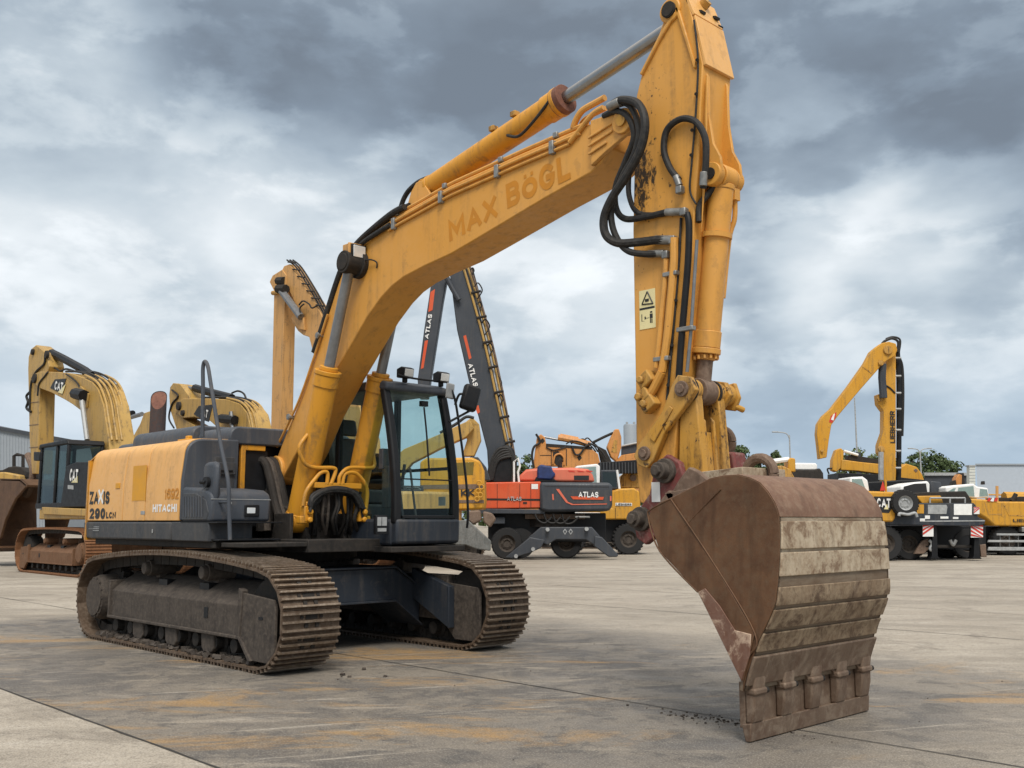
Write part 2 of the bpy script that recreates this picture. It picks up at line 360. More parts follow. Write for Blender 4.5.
        if bevel:
            b_ = o.modifiers.new('bevel', 'BEVEL'); b_.width = bevel; b_.segments = seg; b_.limit_method = 'ANGLE'; b_.angle_limit = R(38); b_.harden_normals = False
        return o
def rmat(ax, deg): return Matrix.Rotation(R(deg), 3, ax)
def tag(o, label=None, cat=None, group=None, kind=None):
    for k_, v in (('label', label), ('category', cat), ('group', group), ('kind', kind)):
        if v: o[k_] = v
    return o
def empty(name, loc, rz=0, **kw):
    o = bpy.data.objects.new(name, None); COL.objects.link(o); o.location = loc; o.rotation_euler = (0, 0, rz); o.empty_display_size = .3
    return tag(o, **kw)
def arc(cx, cy, rx, ry, a0, a1, n=10): return [(cx+rx*math.cos(R(a0+(a1-a0)*i/n)), cy+ry*math.sin(R(a0+(a1-a0)*i/n))) for i in range(n+1)]
OV = arc(.5, .5, .5, .5, 90, 450, 20)[:-1]+['c']
GLYPH = {'A': (1.0, [[(0, 0), (.5, 1), (1, 0)], [(.22, .3), (.78, .3)]]), 'X': (.95, [[(0, 0), (1, 1)], [(0, 1), (1, 0)]]), 'M': (1.15, [[(0, 0), (0, 1), (.5, .25), (1, 1), (1, 0)]]),
 'B': (.85, [[(0, 0), (0, 1), (.6, 1)]+arc(.6, .76, .34, .24, 90, -90, 8)+[(.0, .52)], [(.6, .52)]+arc(.62, .26, .38, .26, 90, -90, 8)+[(0, 0)]]), 'O': (.95, [OV]), '0': (.72, [OV]),
 'G': (.95, [arc(.5, .5, .5, .5, 40, 322, 16)+[(.95, .46), (.58, .46)]]), 'C': (.9, [arc(.5, .5, .5, .5, 45, 315, 16)]), 'L': (.72, [[(0, 1), (0, 0), (1, 0)]]), 'Z': (.85, [[(0, 1), (1, 1), (0, 0), (1, 0)]]),
 'I': (.22, [[(.5, 0), (.5, 1)]]), 'S': (.8, [arc(.5, .75, .5, .25, 20, 270, 12)+arc(.5, .25, .5, .25, 90, -160, 12)]), 'N': (.9, [[(0, 0), (0, 1), (1, 0), (1, 1)]]), 'T': (.85, [[(0, 1), (1, 1)], [(.5, 1), (.5, 0)]]),
 'H': (.88, [[(0, 0), (0, 1)], [(1, 0), (1, 1)], [(0, .5), (1, .5)]]), 'E': (.78, [[(1, 1), (0, 1), (0, 0), (1, 0)], [(0, .5), (.9, .5)]]), 'R': (.88, [[(0, 0), (0, 1), (.6, 1)]+arc(.6, .74, .38, .26, 90, -90, 8)+[(0, .48)], [(.5, .48), (1, 0)]]),
 'K': (.9, [[(0, 0), (0, 1)], [(1, 1), (.1, .48), (1, 0)]]), '1': (.4, [[(0, .75), (.7, 1), (.7, 0)]]), '2': (.75, [arc(.5, .72, .5, .28, 160, -40, 10)+[(0, 0), (1, 0)]]), '9': (.75, [arc(.5, .68, .5, .32, 0, 360, 16)[:-1]+['c'], [(1, .68)]+arc(.5, .3, .5, .3, 0, -150, 8)]),
 '6': (.75, [arc(.5, .32, .5, .32, 0, 360, 16)[:-1]+['c'], [(0, .32)]+arc(.5, .7, .5, .3, 180, 30, 8)]), '3': (.75, [arc(.45, .75, .5, .25, 150, -90, 10), arc(.45, .26, .55, .26, 90, -150, 10)]), '7': (.75, [[(0, 1), (1, 1), (.3, 0)]])}
def text(name, s_, mat, parent, origin, xdir, ydir, width, height, bold=.03, shear=0, th=.0016):
    """painted or vinyl lettering drawn from pen strokes; origin = lower left corner of the word"""
    t = .19+bold; x = 0; m = MB(); X = Vector(xdir).normalized(); Y = Vector(ydir).normalized(); Z = X.cross(Y); O = Vector(origin); quads = []
    for ch in s_:
        if ch == ' ': x += .45; continue
        uml = ch == 'Ö'; gw, st_ = GLYPH['O' if uml else ch]; gw = max(gw, t*1.05); gh = .82 if uml else 1.0
        for si, pl_ in enumerate(st_):
            closed = pl_[-1] == 'c'; pl_ = [p for p in pl_ if p != 'c']; pl_ = [p for i_, p in enumerate(pl_) if i_ == 0 or math.dist(p, pl_[i_-1]) > .02]
            P = [Vector((x+t/2+px*(gw-t), t/2+py*(gh-t))) for px, py in pl_]; n = len(P); Lf, Rt = [], []
            for i in range(n):
                a = P[i-1] if (i > 0 or closed) else None; b = P[(i+1) % n] if (i < n-1 or closed) else None
                d1 = (P[i]-a).normalized() if a is not None else (b-P[i]).normalized(); d2 = (b-P[i]).normalized() if b is not None else d1
                n1, n2 = Vector((-d1.y, d1.x)), Vector((-d2.y, d2.x)); mm = n1+n2
                mm = mm.normalized() if mm.length > .1 else n1; k_ = min(1.7, 1/max(.3, mm.dot(n1)))
                p = P[i]
                if a is None: p = p-d2*t*(.5 if abs(d2.x)+abs(d2.y) < 1.05 else .35)
                if b is None: p = p+d1*t*(.5 if abs(d1.x)+abs(d1.y) < 1.05 else .35)
                Lf.append(p+mm*t/2*k_); Rt.append(p-mm*t/2*k_)
            for i in range(n if closed else n-1): j = (i+1) % n; quads.append((Lf[i], Lf[j], Rt[j], Rt[i], si))
        if uml:
            for cx in (.28, .72): c = Vector((x+gw*cx, .93)); h = .075; quads.append((c+Vector((-h, -h)), c+Vector((h, -h)), c+Vector((h, h)), c+Vector((-h, h)), 0))
        x += gw+.13
    W = x-.13; sx_, sy_ = width/W, height
    for qi_, q in enumerate(quads):
        z = th-.0003*q[4]+.00003*qi_
        cl_ = lambda p: (min(max(p.x, 0), W)*sx_, min(max(p.y, 0), 1.0)*sy_)
        vs = [O+X*cl_(p)[0]+Y*cl_(p)[1]+Z*z for p in q[:4]]
        if (vs[1]-vs[0]).cross(vs[2]-vs[0]).dot(Z)+(vs[2]-vs[0]).cross(vs[3]-vs[0]).dot(Z) < 0: vs = vs[::-1]
        m.add(vs, [(0, 1, 2, 3)])
    return m.build(name, mat, parent, 0, 180, 2, False)

# ------------------------------------------------------------------ ground
k = NT('yard_concrete'); P = k.geo
rot = k.n('ShaderNodeMapping'); k.l(P, rot.inputs[0]); rot.inputs['Rotation'].default_value = (0, 0, -YAW)    # drag marks run across the yard
Q = rot.outputs[0]; drag = k.mapped(Q, (.30, .85, 1)); drag2 = k.mapped(Q, (.9, 3.0, 1))
n1 = k.noise(P, .16, 6, .6, .3); n2 = k.noise(drag, 1.0, 8, .66, .5); n3 = k.noise(drag2, 1.0, 8, .7, .4); n4 = k.noise(P, 26, 6, .72); n5 = k.noise(P, 1.1, 9, .74, .6); n6 = k.noise(P, 2.6, 10, .76, .7); n7 = k.noise(drag, .75, 8, .72, .9); n8 = k.noise(P, 7, 8, .75, .3); n9 = k.noise(P, 85, 4, .7)
sc1 = k.n('ShaderNodeMapping'); k.l(P, sc1.inputs[0]); sc1.inputs['Rotation'].default_value = (0, 0, -YAW-.35); scr = k.noise(k.mapped(sc1.outputs[0], (.45, 9, 1)), 1, 7, .66, .25)
lt = k.mix(k.range(n1, .42, .58), (.325, .283, .226), (.405, .36, .295)); lt = k.mix(k.range(n2, .46, .57, 0, .7), lt, (.245, .213, .17))
lt = k.mix(k.range(n3, .53, .64, 0, .55), lt, (.47, .43, .37)); lt = k.mix(k.range(n5, .54, .63, 0, .6), lt, (.165, .14, .11)); lt = k.mix(k.range(n8, .55, .64, 0, .5), lt, (.15, .128, .102))
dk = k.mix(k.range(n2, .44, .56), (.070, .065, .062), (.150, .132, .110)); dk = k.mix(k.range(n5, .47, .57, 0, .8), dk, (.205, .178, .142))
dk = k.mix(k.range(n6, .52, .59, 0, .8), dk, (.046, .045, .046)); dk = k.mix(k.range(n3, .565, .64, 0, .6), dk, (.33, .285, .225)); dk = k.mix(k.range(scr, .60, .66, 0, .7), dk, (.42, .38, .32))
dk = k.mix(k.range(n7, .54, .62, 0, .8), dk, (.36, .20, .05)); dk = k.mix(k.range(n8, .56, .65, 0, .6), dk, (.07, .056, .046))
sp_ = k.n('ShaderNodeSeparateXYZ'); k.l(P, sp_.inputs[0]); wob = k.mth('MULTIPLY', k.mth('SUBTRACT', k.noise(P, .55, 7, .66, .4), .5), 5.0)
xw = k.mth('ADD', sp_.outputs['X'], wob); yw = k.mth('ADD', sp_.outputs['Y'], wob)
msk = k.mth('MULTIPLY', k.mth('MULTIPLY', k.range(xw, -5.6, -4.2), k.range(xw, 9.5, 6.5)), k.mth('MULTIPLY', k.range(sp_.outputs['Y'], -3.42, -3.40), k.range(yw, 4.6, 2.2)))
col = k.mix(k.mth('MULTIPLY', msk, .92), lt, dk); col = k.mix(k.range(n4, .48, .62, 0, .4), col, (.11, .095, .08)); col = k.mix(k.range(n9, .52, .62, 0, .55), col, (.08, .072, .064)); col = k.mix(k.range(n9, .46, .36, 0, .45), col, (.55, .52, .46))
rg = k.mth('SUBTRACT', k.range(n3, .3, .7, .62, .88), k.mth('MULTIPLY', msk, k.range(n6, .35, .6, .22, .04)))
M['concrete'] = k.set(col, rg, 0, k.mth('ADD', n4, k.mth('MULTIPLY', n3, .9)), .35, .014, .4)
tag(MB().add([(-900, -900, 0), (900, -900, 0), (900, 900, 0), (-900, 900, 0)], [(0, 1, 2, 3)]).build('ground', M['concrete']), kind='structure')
M['joint'] = plain('joint_filler', (.035, .032, .028), .9, 0, .4, 12)
def joint(x0, x1, y, wd, seed):
    rnd = random.Random(seed); m = MB(); n = 90; a = []; b = []
    for i in range(n+1):
        x = x0+(x1-x0)*i/n; o_ = rnd.uniform(-.006, .006); h_ = wd*rnd.uniform(.6, 1.2); a.append((x, y+o_-h_/2, .004)); b.append((x, y+o_+h_/2, .004))
    m.add(a+b, [(i, i+1, n+2+i, n+1+i) for i in range(n)]); return tag(m.build('slab_joint', M['joint']), kind='structure')
joint(-20, 9.5, -3.41, .020, 1); joint(-20, 14, -.17, .016, 2); joint(-30, 30, 6.2, .02, 3); joint(-30, 30, 9.5, .02, 4)
# crumbs of soil and small stones left on the slabs
def crumbs(cx, cy, sx_, sy_, n, smax, seed, name='soil_crumbs'):
    rnd = random.Random(seed); m = MB()
    for i in range(n):
        x, y = rnd.gauss(cx, sx_), rnd.gauss(cy, sy_); z = smax*rnd.uniform(.15, 1)**2
        m.box((x, y, z*.3), (z*1.5, z*rnd.uniform(.8, 1.4), z), rmat('Z', rnd.uniform(0, 90)) @ rmat('X', rnd.uniform(-40, 40)))
    return tag(m.build(name, M['undercarriage']), kind='stuff')
crumbs(6.05, -.30, .33, .07, 170, .013, 5); crumbs(2.6, -.9, .16, .14, 7, .028, 6); crumbs(4, 1, 3.5, 2.0, 150, .007, 7)

# ------------------------------------------------------------------ crawler tracks (shared by every tracked machine)
def track_path(hl, r, rise=.05, zc=None):
    """closed list of (x,z,nx,nz) at even pitch around the belt, outer face of the shoe plate"""
    zc = zc or r+.03
    pts = []
    ex = hl; n = 26
    for i in range(n+1): a = -math.pi/2+math.pi*i/n; pts.append((ex+r*math.cos(a), zc+r*math.sin(a)))
    m = 30
    for i in range(1, m):                                  # top run, carried by rollers, sagging between
        t = i/m; x = ex-2*ex*t; pts.append((x, zc+r+rise*math.sin(math.pi*t)**.85))
    for i in range(n+1): a = math.pi/2+math.pi*i/n; pts.append((-ex+r*math.cos(a), zc+r*math.sin(a)))
    for i in range(1, m): t = i/m; pts.append((-ex+2*ex*t, zc-r))
    L_ = [0]
    for i in range(len(pts)): a, b = pts[i], pts[(i+1) % len(pts)]; L_.append(L_[-1]+math.hypot(b[0]-a[0], b[1]-a[1]))
    return pts, L_
def track_belt(hl, r, yc, sw, pitch, detail=True):
    pts, L_ = track_path(hl, r, .105 if detail else .04); tot = L_[-1]; cnt = round(tot/pitch); pitch = tot/cnt
    def at(s):
        s %= tot
        for i in range(len(pts)):
            if L_[i+1] >= s:
                t = (s-L_[i])/max(1e-9, L_[i+1]-L_[i]); a, b = Vector(pts[i]), Vector(pts[(i+1) % len(pts)]); return a.lerp(b, t)
    m = MB()
    for c in range(cnt):
        s0 = c*pitch; A, B = at(s0), at(s0+pitch); mid = (A+B)/2; d = (B-A).normalized(); nrm = Vector((d.y, -d.x))
        rot = Matrix(((d.x, 0, nrm.x), (0, 1, 0), (d.y, 0, nrm.y)))        # local x along the belt, z outward
        def bx(c_, sz):
            q = rot @ Vector(c_); m.box((mid.x+q.x, yc+q.y, mid.y+q.z), sz, rot)
        j = random.uniform(-.004, .004)
        m.cur = 0
        bx((0, j, -.011), (pitch*.965, sw, .022))
        for g in (-.36, 0, .36):
            m.cur = 0; bx((g*pitch, j, .010), (.024, sw-.004, .022)); m.cur = 2; bx((g*pitch, j, .026), (.018, sw-.006, .014))
        if detail:
            m.cur = 1
            for sx_, sy_ in ((-.18, -.055), (-.18, .055)): bx((sx_*pitch, sy_, .006), (.035, .035, .018))
            bx((.19*pitch, 0, .002), (.04, .12, .008)); bx((.19*pitch, -.1, .002), (.025, .03, .014)); bx((.19*pitch, .1, .002), (.025, .03, .014))
        m.cur = 1
        for sy_ in (-.09, .09): bx((0, sy_, -.075), (pitch*.92, .045, .105))
    return m
def crawler(root, side, gauge, hl=1.89, r=.47, sw=.6, pitch=.2, mats=('shoe', 'soot', 'undercarriage'), detail=True, fr_mat=None):
    """one crawler: frame part carrying belt, sprocket, idler and rollers as sub-parts; side -1 = right"""
    yc = side*gauge/2; zc = r+.03; o = side
    fm = fr_mat or M[mats[2]]
    m = MB()
    yo, yi = yc+o*.235, yc-o*.22                                        # outer and inner faces of the beam
    # beam: vertical outer face, sloped roof, lower flange
    prof = [(yo, .29), (yo, .575), (yo-o*.10, .66), (yc-o*.05, .77), (yi, .77), (yi, .29)]
    m.prism(prof, -hl+.42, hl-.30, 'x')
    m.bb(-hl+.40, hl-.30, min(yo, yo+o*.035), max(yo, yo+o*.035), .268, .30)
    m.bb(-hl+.40, -hl+.44, min(yo+o*.03, yi), max(yo+o*.03, yi), .27, .69)
    fr = m.build('track_frame', fm, root, .008)
    # idler guard: five sided plate box around the front idler
    x0 = hl-.36
    g = MB(); gp = [(x0, .30), (x0+.22, .10), (x0+.62, .10), (x0+.62, .60), (x0+.58, .66), (x0, .70)]
    for a_, b_ in ((yo-o*.0, yo+o*.03), (yi-o*.03, yi)): g.prism(gp, min(a_, b_), max(a_, b_))
    g.prism([(x0, .36), (x0+.52, .36), (x0+.52, .62), (x0, .66)], min(yo-o*.005, yi), max(yo-o*.005, yi))
    g.prism([(x0-.05, .27), (x0+.02, .27), (x0+.05, .72), (x0-.02, .74)], min(yo+o*.045, yo-o*.02), max(yo+o*.045, yo-o*.02))
    g.prism([(x0-.02, .30), (x0+.03, .30), (x0+.25, .10), (x0+.20, .09)], min(yo+o*.05, yo), max(yo+o*.05, yo))
    g.build('idler_guard', fm, fr, .006)
    for c_, sz in (((x0+.38, yo+o*.0325, .4875), (.08, .003, .025)), ((.82, yo+o*.0035, .47), (.08, .005, .10))): h = MB(); h.box(c_, sz); h.build('access_slot', M['black'], fr)
    for xs in (-.52, .42): h = MB(); h.prism([(xs, yc+o*.02), (xs+.20, yc+o*.02), (xs+.20, yc+o*.115), (xs, yc+o*.115)], .66, .735, 'z'); h.build('access_slot', M['black'], fr)
    i_ = MB(); i_.lathe((hl, yc, zc), [(.06, -.17), (.36, -.16), (.385, -.10), (.385, .10), (.36, .16), (.06, .17)], 'y', 28); i_.build('idler_wheel', M[mats[1]], fr, 0)
    # drive sprocket with teeth and travel motor cover
    sp = MB(); T = 23; pr_ = []
    for j in range(T*4): a = 2*math.pi*j/(T*4); rr = .40 if j % 4 in (0, 1) else .345; pr_.append((-hl+rr*math.cos(a), zc+rr*math.sin(a)))
    sp.prism(pr_, yc-.04, yc+.04); spo = sp.build('drive_sprocket', M[mats[1]], fr)
    hb = MB(); hb.lathe((-hl, yc, zc), [(.30, -.14), (.30, .0), (.27, .02), (.255, .20), (.235, .24), (.235, .255), (.21, .26), (.21, .275), (.0, .277)] if side > 0 else
                        [(.30, .14), (.30, -.0), (.27, -.02), (.255, -.20), (.235, -.24), (.235, -.255), (.21, -.26), (.21, -.275), (.0, -.277)], 'y', 32)
    for j in range(14): a = 2*math.pi*j/14; hb.cyl((-hl+.222*math.cos(a), yc+o*.25, zc+.222*math.sin(a)), (-hl+.222*math.cos(a), yc+o*.268, zc+.222*math.sin(a)), .012, 6)
    hb.build('travel_motor_cover', fm, fr, 0)
    nr = 8
    for j in range(nr):
        x = -hl+.52+(2*hl-1.08)*j/(nr-1); q = MB()
        q.lathe((x, yc, .19), [(.04, -.215), (.068, -.21), (.068, -.13), (.11, -.12), (.11, .12), (.068, .13), (.068, .21), (.04, .215)], 'y', 16); q.build('track_roller', M[mats[1]], fr)
    for x in (-.75, .05, .85) if detail else ():
        q = MB(); q.prism([(x-.13, .30), (x-.11, .13), (x-.06, .09), (x+.10, .09), (x+.14, .14), (x+.14, .30)], min(yo+o*.0, yo-o*.06), max(yo, yo-o*.06)); q.build('roller_guard', fm, fr, .012)
    for x in (-.72, .62):
        q = MB(); q.lathe((x, yc+o*.02, .845), [(.0, -.17), (.05, -.17), (.085, -.16), (.085, .13), (.07, .135), (.07, .17), (.06, .185), (.0, .187)] if side > 0 else [(.0, .17), (.05, .17), (.085, .16), (.085, -.13), (.07, -.135), (.07, -.17), (.06, -.185), (.0, -.187)], 'y', 18)
        q.bb(x-.05, x+.05, yc-.04, yc+.04, .74, .80); q.build('carrier_roller', fm, fr)
    track_belt(hl, r, yc, sw, pitch, detail).build('track_belt', [M[mats[0]], M['soot'], M['shoe_edge' if mats[0] == 'shoe' else mats[0]]], fr)
    if detail:                                                          # packed dirt lying along the lower run
        q = MB(); rnd = random.Random(side+5)
        for j in range(220):
            x = rnd.uniform(-hl+.1, hl-.2); y = yc+o*rnd.uniform(.12, .27); s_ = rnd.uniform(.012, .045)
            q.box((x, y, .058+s_*.3), (s_*1.6, s_*1.2, s_), rmat('Z', rnd.uniform(0, 180)) @ rmat('X', rnd.uniform(0, 60)))
        tag(q.build('packed_dirt', M['undercarriage'], fr), kind='stuff')
    return fr

# ------------------------------------------------------------------ the big excavator
EX = empty('excavator', (0, 0, 0), label='large yellow crawler excavator in the foreground with its wide rusty bucket resting on the ground', cat='excavator')
G = 2.42
crawler(EX, -1, G, 1.90, .445); crawler(EX, 1, G, 1.90, .445, fr_mat=M['undercarriage'])
m = MB()                                                                # car body: X shaped frame
yz = [(-.98, .22), (-.62, .50), (.62, .50), (.98, .22), (.98, .62), (.62, .84), (-.62, .84), (-.98, .62)]
yz2 = [(-.98, .30), (-.62, .54), (.62, .54), (.98, .30), (.98, .62), (.62, .84), (-.62, .84), (-.98, .62)]
m.prism(yz, .55, 1.12, 'x'); m.prism(yz2, -1.12, -.55, 'x'); m.bb(-.56, .56, -.66, .66, .48, .835)
m.prism([(-.99, .60), (-.62, .845), (.62, .845), (.99, .60), (.99, .622), (.62, .867), (-.62, .867), (-.99, .622)], .50, 1.17, 'x')
m.prism([(-.99, .20), (-.62, .48), (.62, .48), (.99, .20), (.99, .222), (.62, .502), (-.62, .502), (-.99, .222)], .50, 1.17, 'x')
m.prism([(1.1, .52), (1.75, .22), (1.75, .66), (1.1, .84)], .88, .96, 'y')
cbody = m.build('car_body', M['navy'], EX, .006)
m = MB(); m.lathe((0, 0, 0), [(.70, .83), (.70, .91), (.66, .91), (.66, .955), (.74, .955), (.74, 1.03), (.60, 1.04)], 'z', 56)
for j in range(40): a = 2*math.pi*j/40; m.cyl((.69*math.cos(a), .69*math.sin(a), .905), (.69*math.cos(a), .69*math.sin(a), .93), .018, 6)
m.build('slew_ring', M['soot'], EX)
m = MB(); m.bb(-2.35, 1.32, -.62, .62, 1.04, 1.17); m.bb(-2.3, .75, -1.34, 1.28, 1.085, 1.155); m.bb(.6, 1.62, .2, 1.22, 1.03, 1.09)
for y in (-.30, .24): m.prism([(-.45, 1.16), (.78, 1.16), (.72, 1.42), (.30, 1.52), (.14, 1.92), (.0, 2.05), (-.16, 2.02), (-.4, 1.5)], y, y+.06)
m.bb(.85, 1.3, -1.33, -.25, 1.10, 1.145)
m.build('upper_frame', M['soot'], EX, .008)

# house, right side: skirt, doors, counterweight
def rounded(y0, z0, z1, r, n=6): return [(y0+r-r*math.cos(math.pi/2*i/n), z1-r+r*math.sin(math.pi/2*i/n)) for i in range(n+1)]
def side_prof(z0, z1, lean=.035, r=.16): return [(-1.40, z0), (-1.40, z1-.45)]+rounded(-1.40+lean, z0, z1, r)+[(-.75, z1+.015), (-.75, z0)]
m = MB(); m.prism([(-1.395, 1.15), (-1.405, 1.35), (-.9, 1.35), (-.9, 1.15)], -2.53, -.14, 'x'); sk = m.build('skirt', M['skirt'], EX, .02)
m = MB(); m.prism([(-1.385, 1.15), (-1.40, 1.35), (-.9, 1.35), (-.9, 1.15)], -.135, .70, 'x'); m.build('skirt', M['skirt'], EX, .012)
m = MB(); m.bb(-2.36, -2.13, -1.4075, -1.404, 1.262, 1.266)
for i in range(3): m.bb(-2.22+.01*i, -2.04, -1.4085, -1.404, 1.24+i*.022, 1.248+i*.022)
m.bb(-.58, -.555, -1.4085, -1.404, 1.23, 1.27); m.build('sticker', M['zinc'], sk)
seams = [-2.44, -1.40, -.80, .035]
for i in range(3):
    m = MB(); m.prism(side_prof(1.362, 2.24), seams[i]+.008, seams[i+1]-.008, 'x'); pn = m.build('service_door', M['panel'], EX, .007)
    tag(pn, ['faded yellow door with large black lettering', 'faded yellow door with darker amber rectangle', 'faded yellow door with white lettering'][i])
    if i == 0:
        def dec(s_, px0, px1, py0, py1, mt, bold=.07, sh=0, y=-1.4015):
            a = onY(px0, py1, y); b = onY(px1, py0, y); text('lettering', s_, M[mt], pn, (a[0], y, a[1]), (1, 0, 0), (0, 0, 1), b[0]-a[0], b[1]-a[1], bold, sh)
        dec('ZA', 89.3, 99.2, 491, 504.6, 'decal_black'); dec('IS', 103.2, 110, 491, 504.2, 'decal_black'); dec('X', 97.6, 104.2, 488.5, 504.6, 'white', .05)
        dec('290', 89.2, 105.6, 508, 519, 'decal_black', .07); dec('LCN', 106, 116, 511.8, 518.4, 'decal_black', .07)
        lk = MB(); lk.bb(-1.62, -1.50, -1.408, -1.399, 1.735, 1.80); lk.build('door_latch', M['amber'], pn, .006)
    if i == 1:
        a = onY(132, 501, -1.4); b = onY(147, 465, -1.4)
        q = MB(); q.bb(a[0], b[0], -1.403, -1.3985, a[1], b[1]); q.build('amber_patch', M['amber'], pn)
        q = MB(); q.bb(-.90, -.80, -1.403, -1.399, 1.43, 1.47); q.build('sticker', M['zinc'], pn)
    if i == 2:
        dec('HITACHI', 152.6, 177.2, 503.8, 512.2, 'white', .07)
        dec('1692', 164.5, 179, 488, 499.5, 'ink', .01)
m = MB()                                                                # counterweight: rounded in plan, cast
pl = [(-2.444, -1.405)]
for i in range(9): a = R(90*i/8); pl.append((-2.46-.16*math.sin(a), -1.25-.155*math.cos(a)))
pl += [(-2.80, -.9), (-3.05, -.45), (-3.12, 0), (-3.05, .45), (-2.80, .9), (-2.60, 1.25), (-2.48, 1.40), (-2.444, 1.405)]
m.prism(pl, 1.13, 2.10, 'z')
m.prism([(x*1.0 if x > -2.45 else x+.02, y*.99) for x, y in pl], 2.10, 2.20, 'z', [(x+.10 if x < -2.45 else x, y*.93) for x, y in pl])
m.build('counterweight', M['bright_yellow'], EX, .03)
m = MB(); m.bb(-2.44, .03, -1.345, -.77, 1.37, 2.02); m.bb(-2.44, -.1, -.76, 1.36, 1.15, 2.2); m.bb(-.1, .02, -.36, .15, 1.15, 1.9); m.build('engine_housing', M['black'], EX, .01)
m = MB()                                                                # hood: dark rounded covers
def rbox(mm, x0, x1, y0, y1, z0, z1, r):
    pr_ = [(y0, z0)]+[(y0+r-r*math.cos(R(15*i)), z1-r+r*math.sin(R(15*i))) for i in range(7)]+[(y1-r+r*math.sin(R(15*i)), z1-r+r*math.cos(R(15*i))) for i in range(7)]+[(y1, z0)]
    mm.prism(pr_, x0, x1, 'x')
rbox(m, -2.35, -.72, -.92, 1.3, 2.2, 2.46, .12); rbox(m, -.71, .06, -.86, .16, 2.2, 2.40, .12); rbox(m, -3.0, -2.36, -.85, 1.2, 2.1, 2.36, .1)
m.build('hood', M['grey_panel'], EX, .02)
m = MB(); m.bb(-.75, -.5, -1.08, -.95, 2.245, 2.28); m.bb(-.66, -.58, -1.03, -.98, 2.27, 2.32); m.build('hood_latch', M['amber'], EX, .008)
# dark end of the house facing forward with recessed handle
m = MB(); m.prism(side_prof(1.362, 2.235, .03, .18), .038, .08, 'x'); de = m.build('front_panel', M['grey_panel'], EX, .025)
q = MB(); q.bb(.075, .086, -1.03, -.80, 1.70, 2.05); q.bb(.075, .115, -1.05, -.80, 1.86, 1.99); q.build('grab_recess', M['skirt'], de, .02)
q = MB(); q.bb(.116, .13, -1.02, -.84, 1.89, 1.91); q.build('recess_handle', M['black'], de, .004)
m = MB(); m.bb(-.02, .04, -.70, -.645, 1.30, 2.20); m.bb(-.02, .04, -.645, -.40, 2.14, 2.20); m.build('door_post', M['bright_yellow'], EX, .006)
m = MB(); m.bb(-.04, .01, -.645, -.36, 1.3, 2.14); m.build('dark_opening', M['black'], EX)
# tool box with steps
m = MB(); m.prism([(.085, 1.352), (.715, 1.352), (.73, 1.58), (.70, 1.64), (.60, 1.68), (.20, 1.71), (.085, 1.715)], -1.395, -.71); tb = m.build('tool_box', M['grey_panel'], EX, .03, seg=3)
q = MB(); q.prism([(.12, 1.37), (.66, 1.37), (.69, 1.45), (.63, 1.57), (.4, 1.645), (.12, 1.645)], -1.403, -1.39); q.build('side_cover', M['skirt'], tb, .01)
q = MB()
for i in range(8): x = .155+i*.058; q.prism([(x, 1.40), (x+.018, 1.40), (x+.018-.02, 1.61), (x-.02, 1.61)], -1.412, -1.40)
q.build('louvre', M['grey_panel'], tb)
q = MB(); q.bb(.722, .738, -1.02, -.85, 1.405, 1.525); hlm = q.build('headlight', M['black'], tb, .012)
q = MB(); q.bb(.736, .744, -.995, -.90, 1.435, 1.495); q.build('lamp_lens', M['lamp'], hlm, .008)
q = MB(); q.bb(.715, .733, -1.39, -.72, 1.575, 1.583); q.cyl((.725, -1.18, 1.54), (.742, -1.18, 1.54), .012, 8); q.build('lid_seam', M['zinc'], tb)
m = MB(); m.bb(.08, .88, -1.40, -.66, 1.335, 1.352); m.bb(.68, .86, -1.36, -.66, 1.16, 1.18); m.build('step_plate', M['black'], EX, .005)
m = MB(); m.prism([(.47, 1.55), (.73, 1.55), (.75, 1.90), (.71, 1.96), (.51, 1.96), (.47, 1.90)], -1.37, -1.29); mr = m.build('right_mirror', M['grey_panel'], EX, .04, seg=3)
mr.name = 'mirror_housing'
q = MB(); q.cyl((.61, -1.375, 1.75), (.61, -1.41, 1.75), .055, 16); q.cyl((.61, -1.40, 1.75), (.54, -1.42, 1.75), .02, 8); q.build('mirror_knob', M['black'], mr)
Yh = -1.3
def hy(px, py, Y=Yh): q = onY(px, py, Y); return (q[0], Y, q[1])
m = MB(); m.tube([hy(230, 540), hy(229, 505), hy(228, 480), hy(220, 440), hy(211, 385), hy(208, 367), hy(205, 361.5), hy(203, 368), hy(203, 390), hy(202.5, 437)], .021, 10)
m.tube([hy(229, 502), (onY(229, 502, Yh)[0]-.25, Yh, onY(229, 502, Yh)[1])], .014, 8, False)
m.build('handrail', M['grey_panel'], EX)
# exhaust
def ell(mm, pts, mat=None):
    n = 20; vs = []
    for cx, cy, cz, rx, ry in pts: vs += [(cx+rx*math.cos(2*math.pi*j/n), cy+ry*math.sin(2*math.pi*j/n), cz) for j in range(n)]
    fs = [(i*n+j, i*n+(j+1) % n, (i+1)*n+(j+1) % n, (i+1)*n+j) for i in range(len(pts)-1) for j in range(n)]
    fs += [tuple(range(n))[::-1], tuple((len(pts)-1)*n+j for j in range(n))]; mm.add(vs, fs)
q_ = 28; ec = (-2.13, -.70); cdx, cdy = .74, -.67; vs_ = []
for z in (2.30, 2.62, None):
    for t_ in range(q_):
        a = 2*math.pi*t_/q_; x, y = ec[0]+.115*math.cos(a), ec[1]+.095*math.sin(a); d_ = ((x-ec[0])*cdx+(y-ec[1])*cdy)/.11
        vs_.append((x, y, z) if z else (x-.05*d_*cdx*.0, y, 2.885-.135*d_+.03*(1-d_*d_)))
m = MB(); m.add(vs_, [(r_*q_+t_, r_*q_+(t_+1) % q_, (r_+1)*q_+(t_+1) % q_, (r_+1)*q_+t_) for r_ in range(2) for t_ in range(q_)]); ex = m.build('exhaust_pipe', M['pipe_rust'], EX)
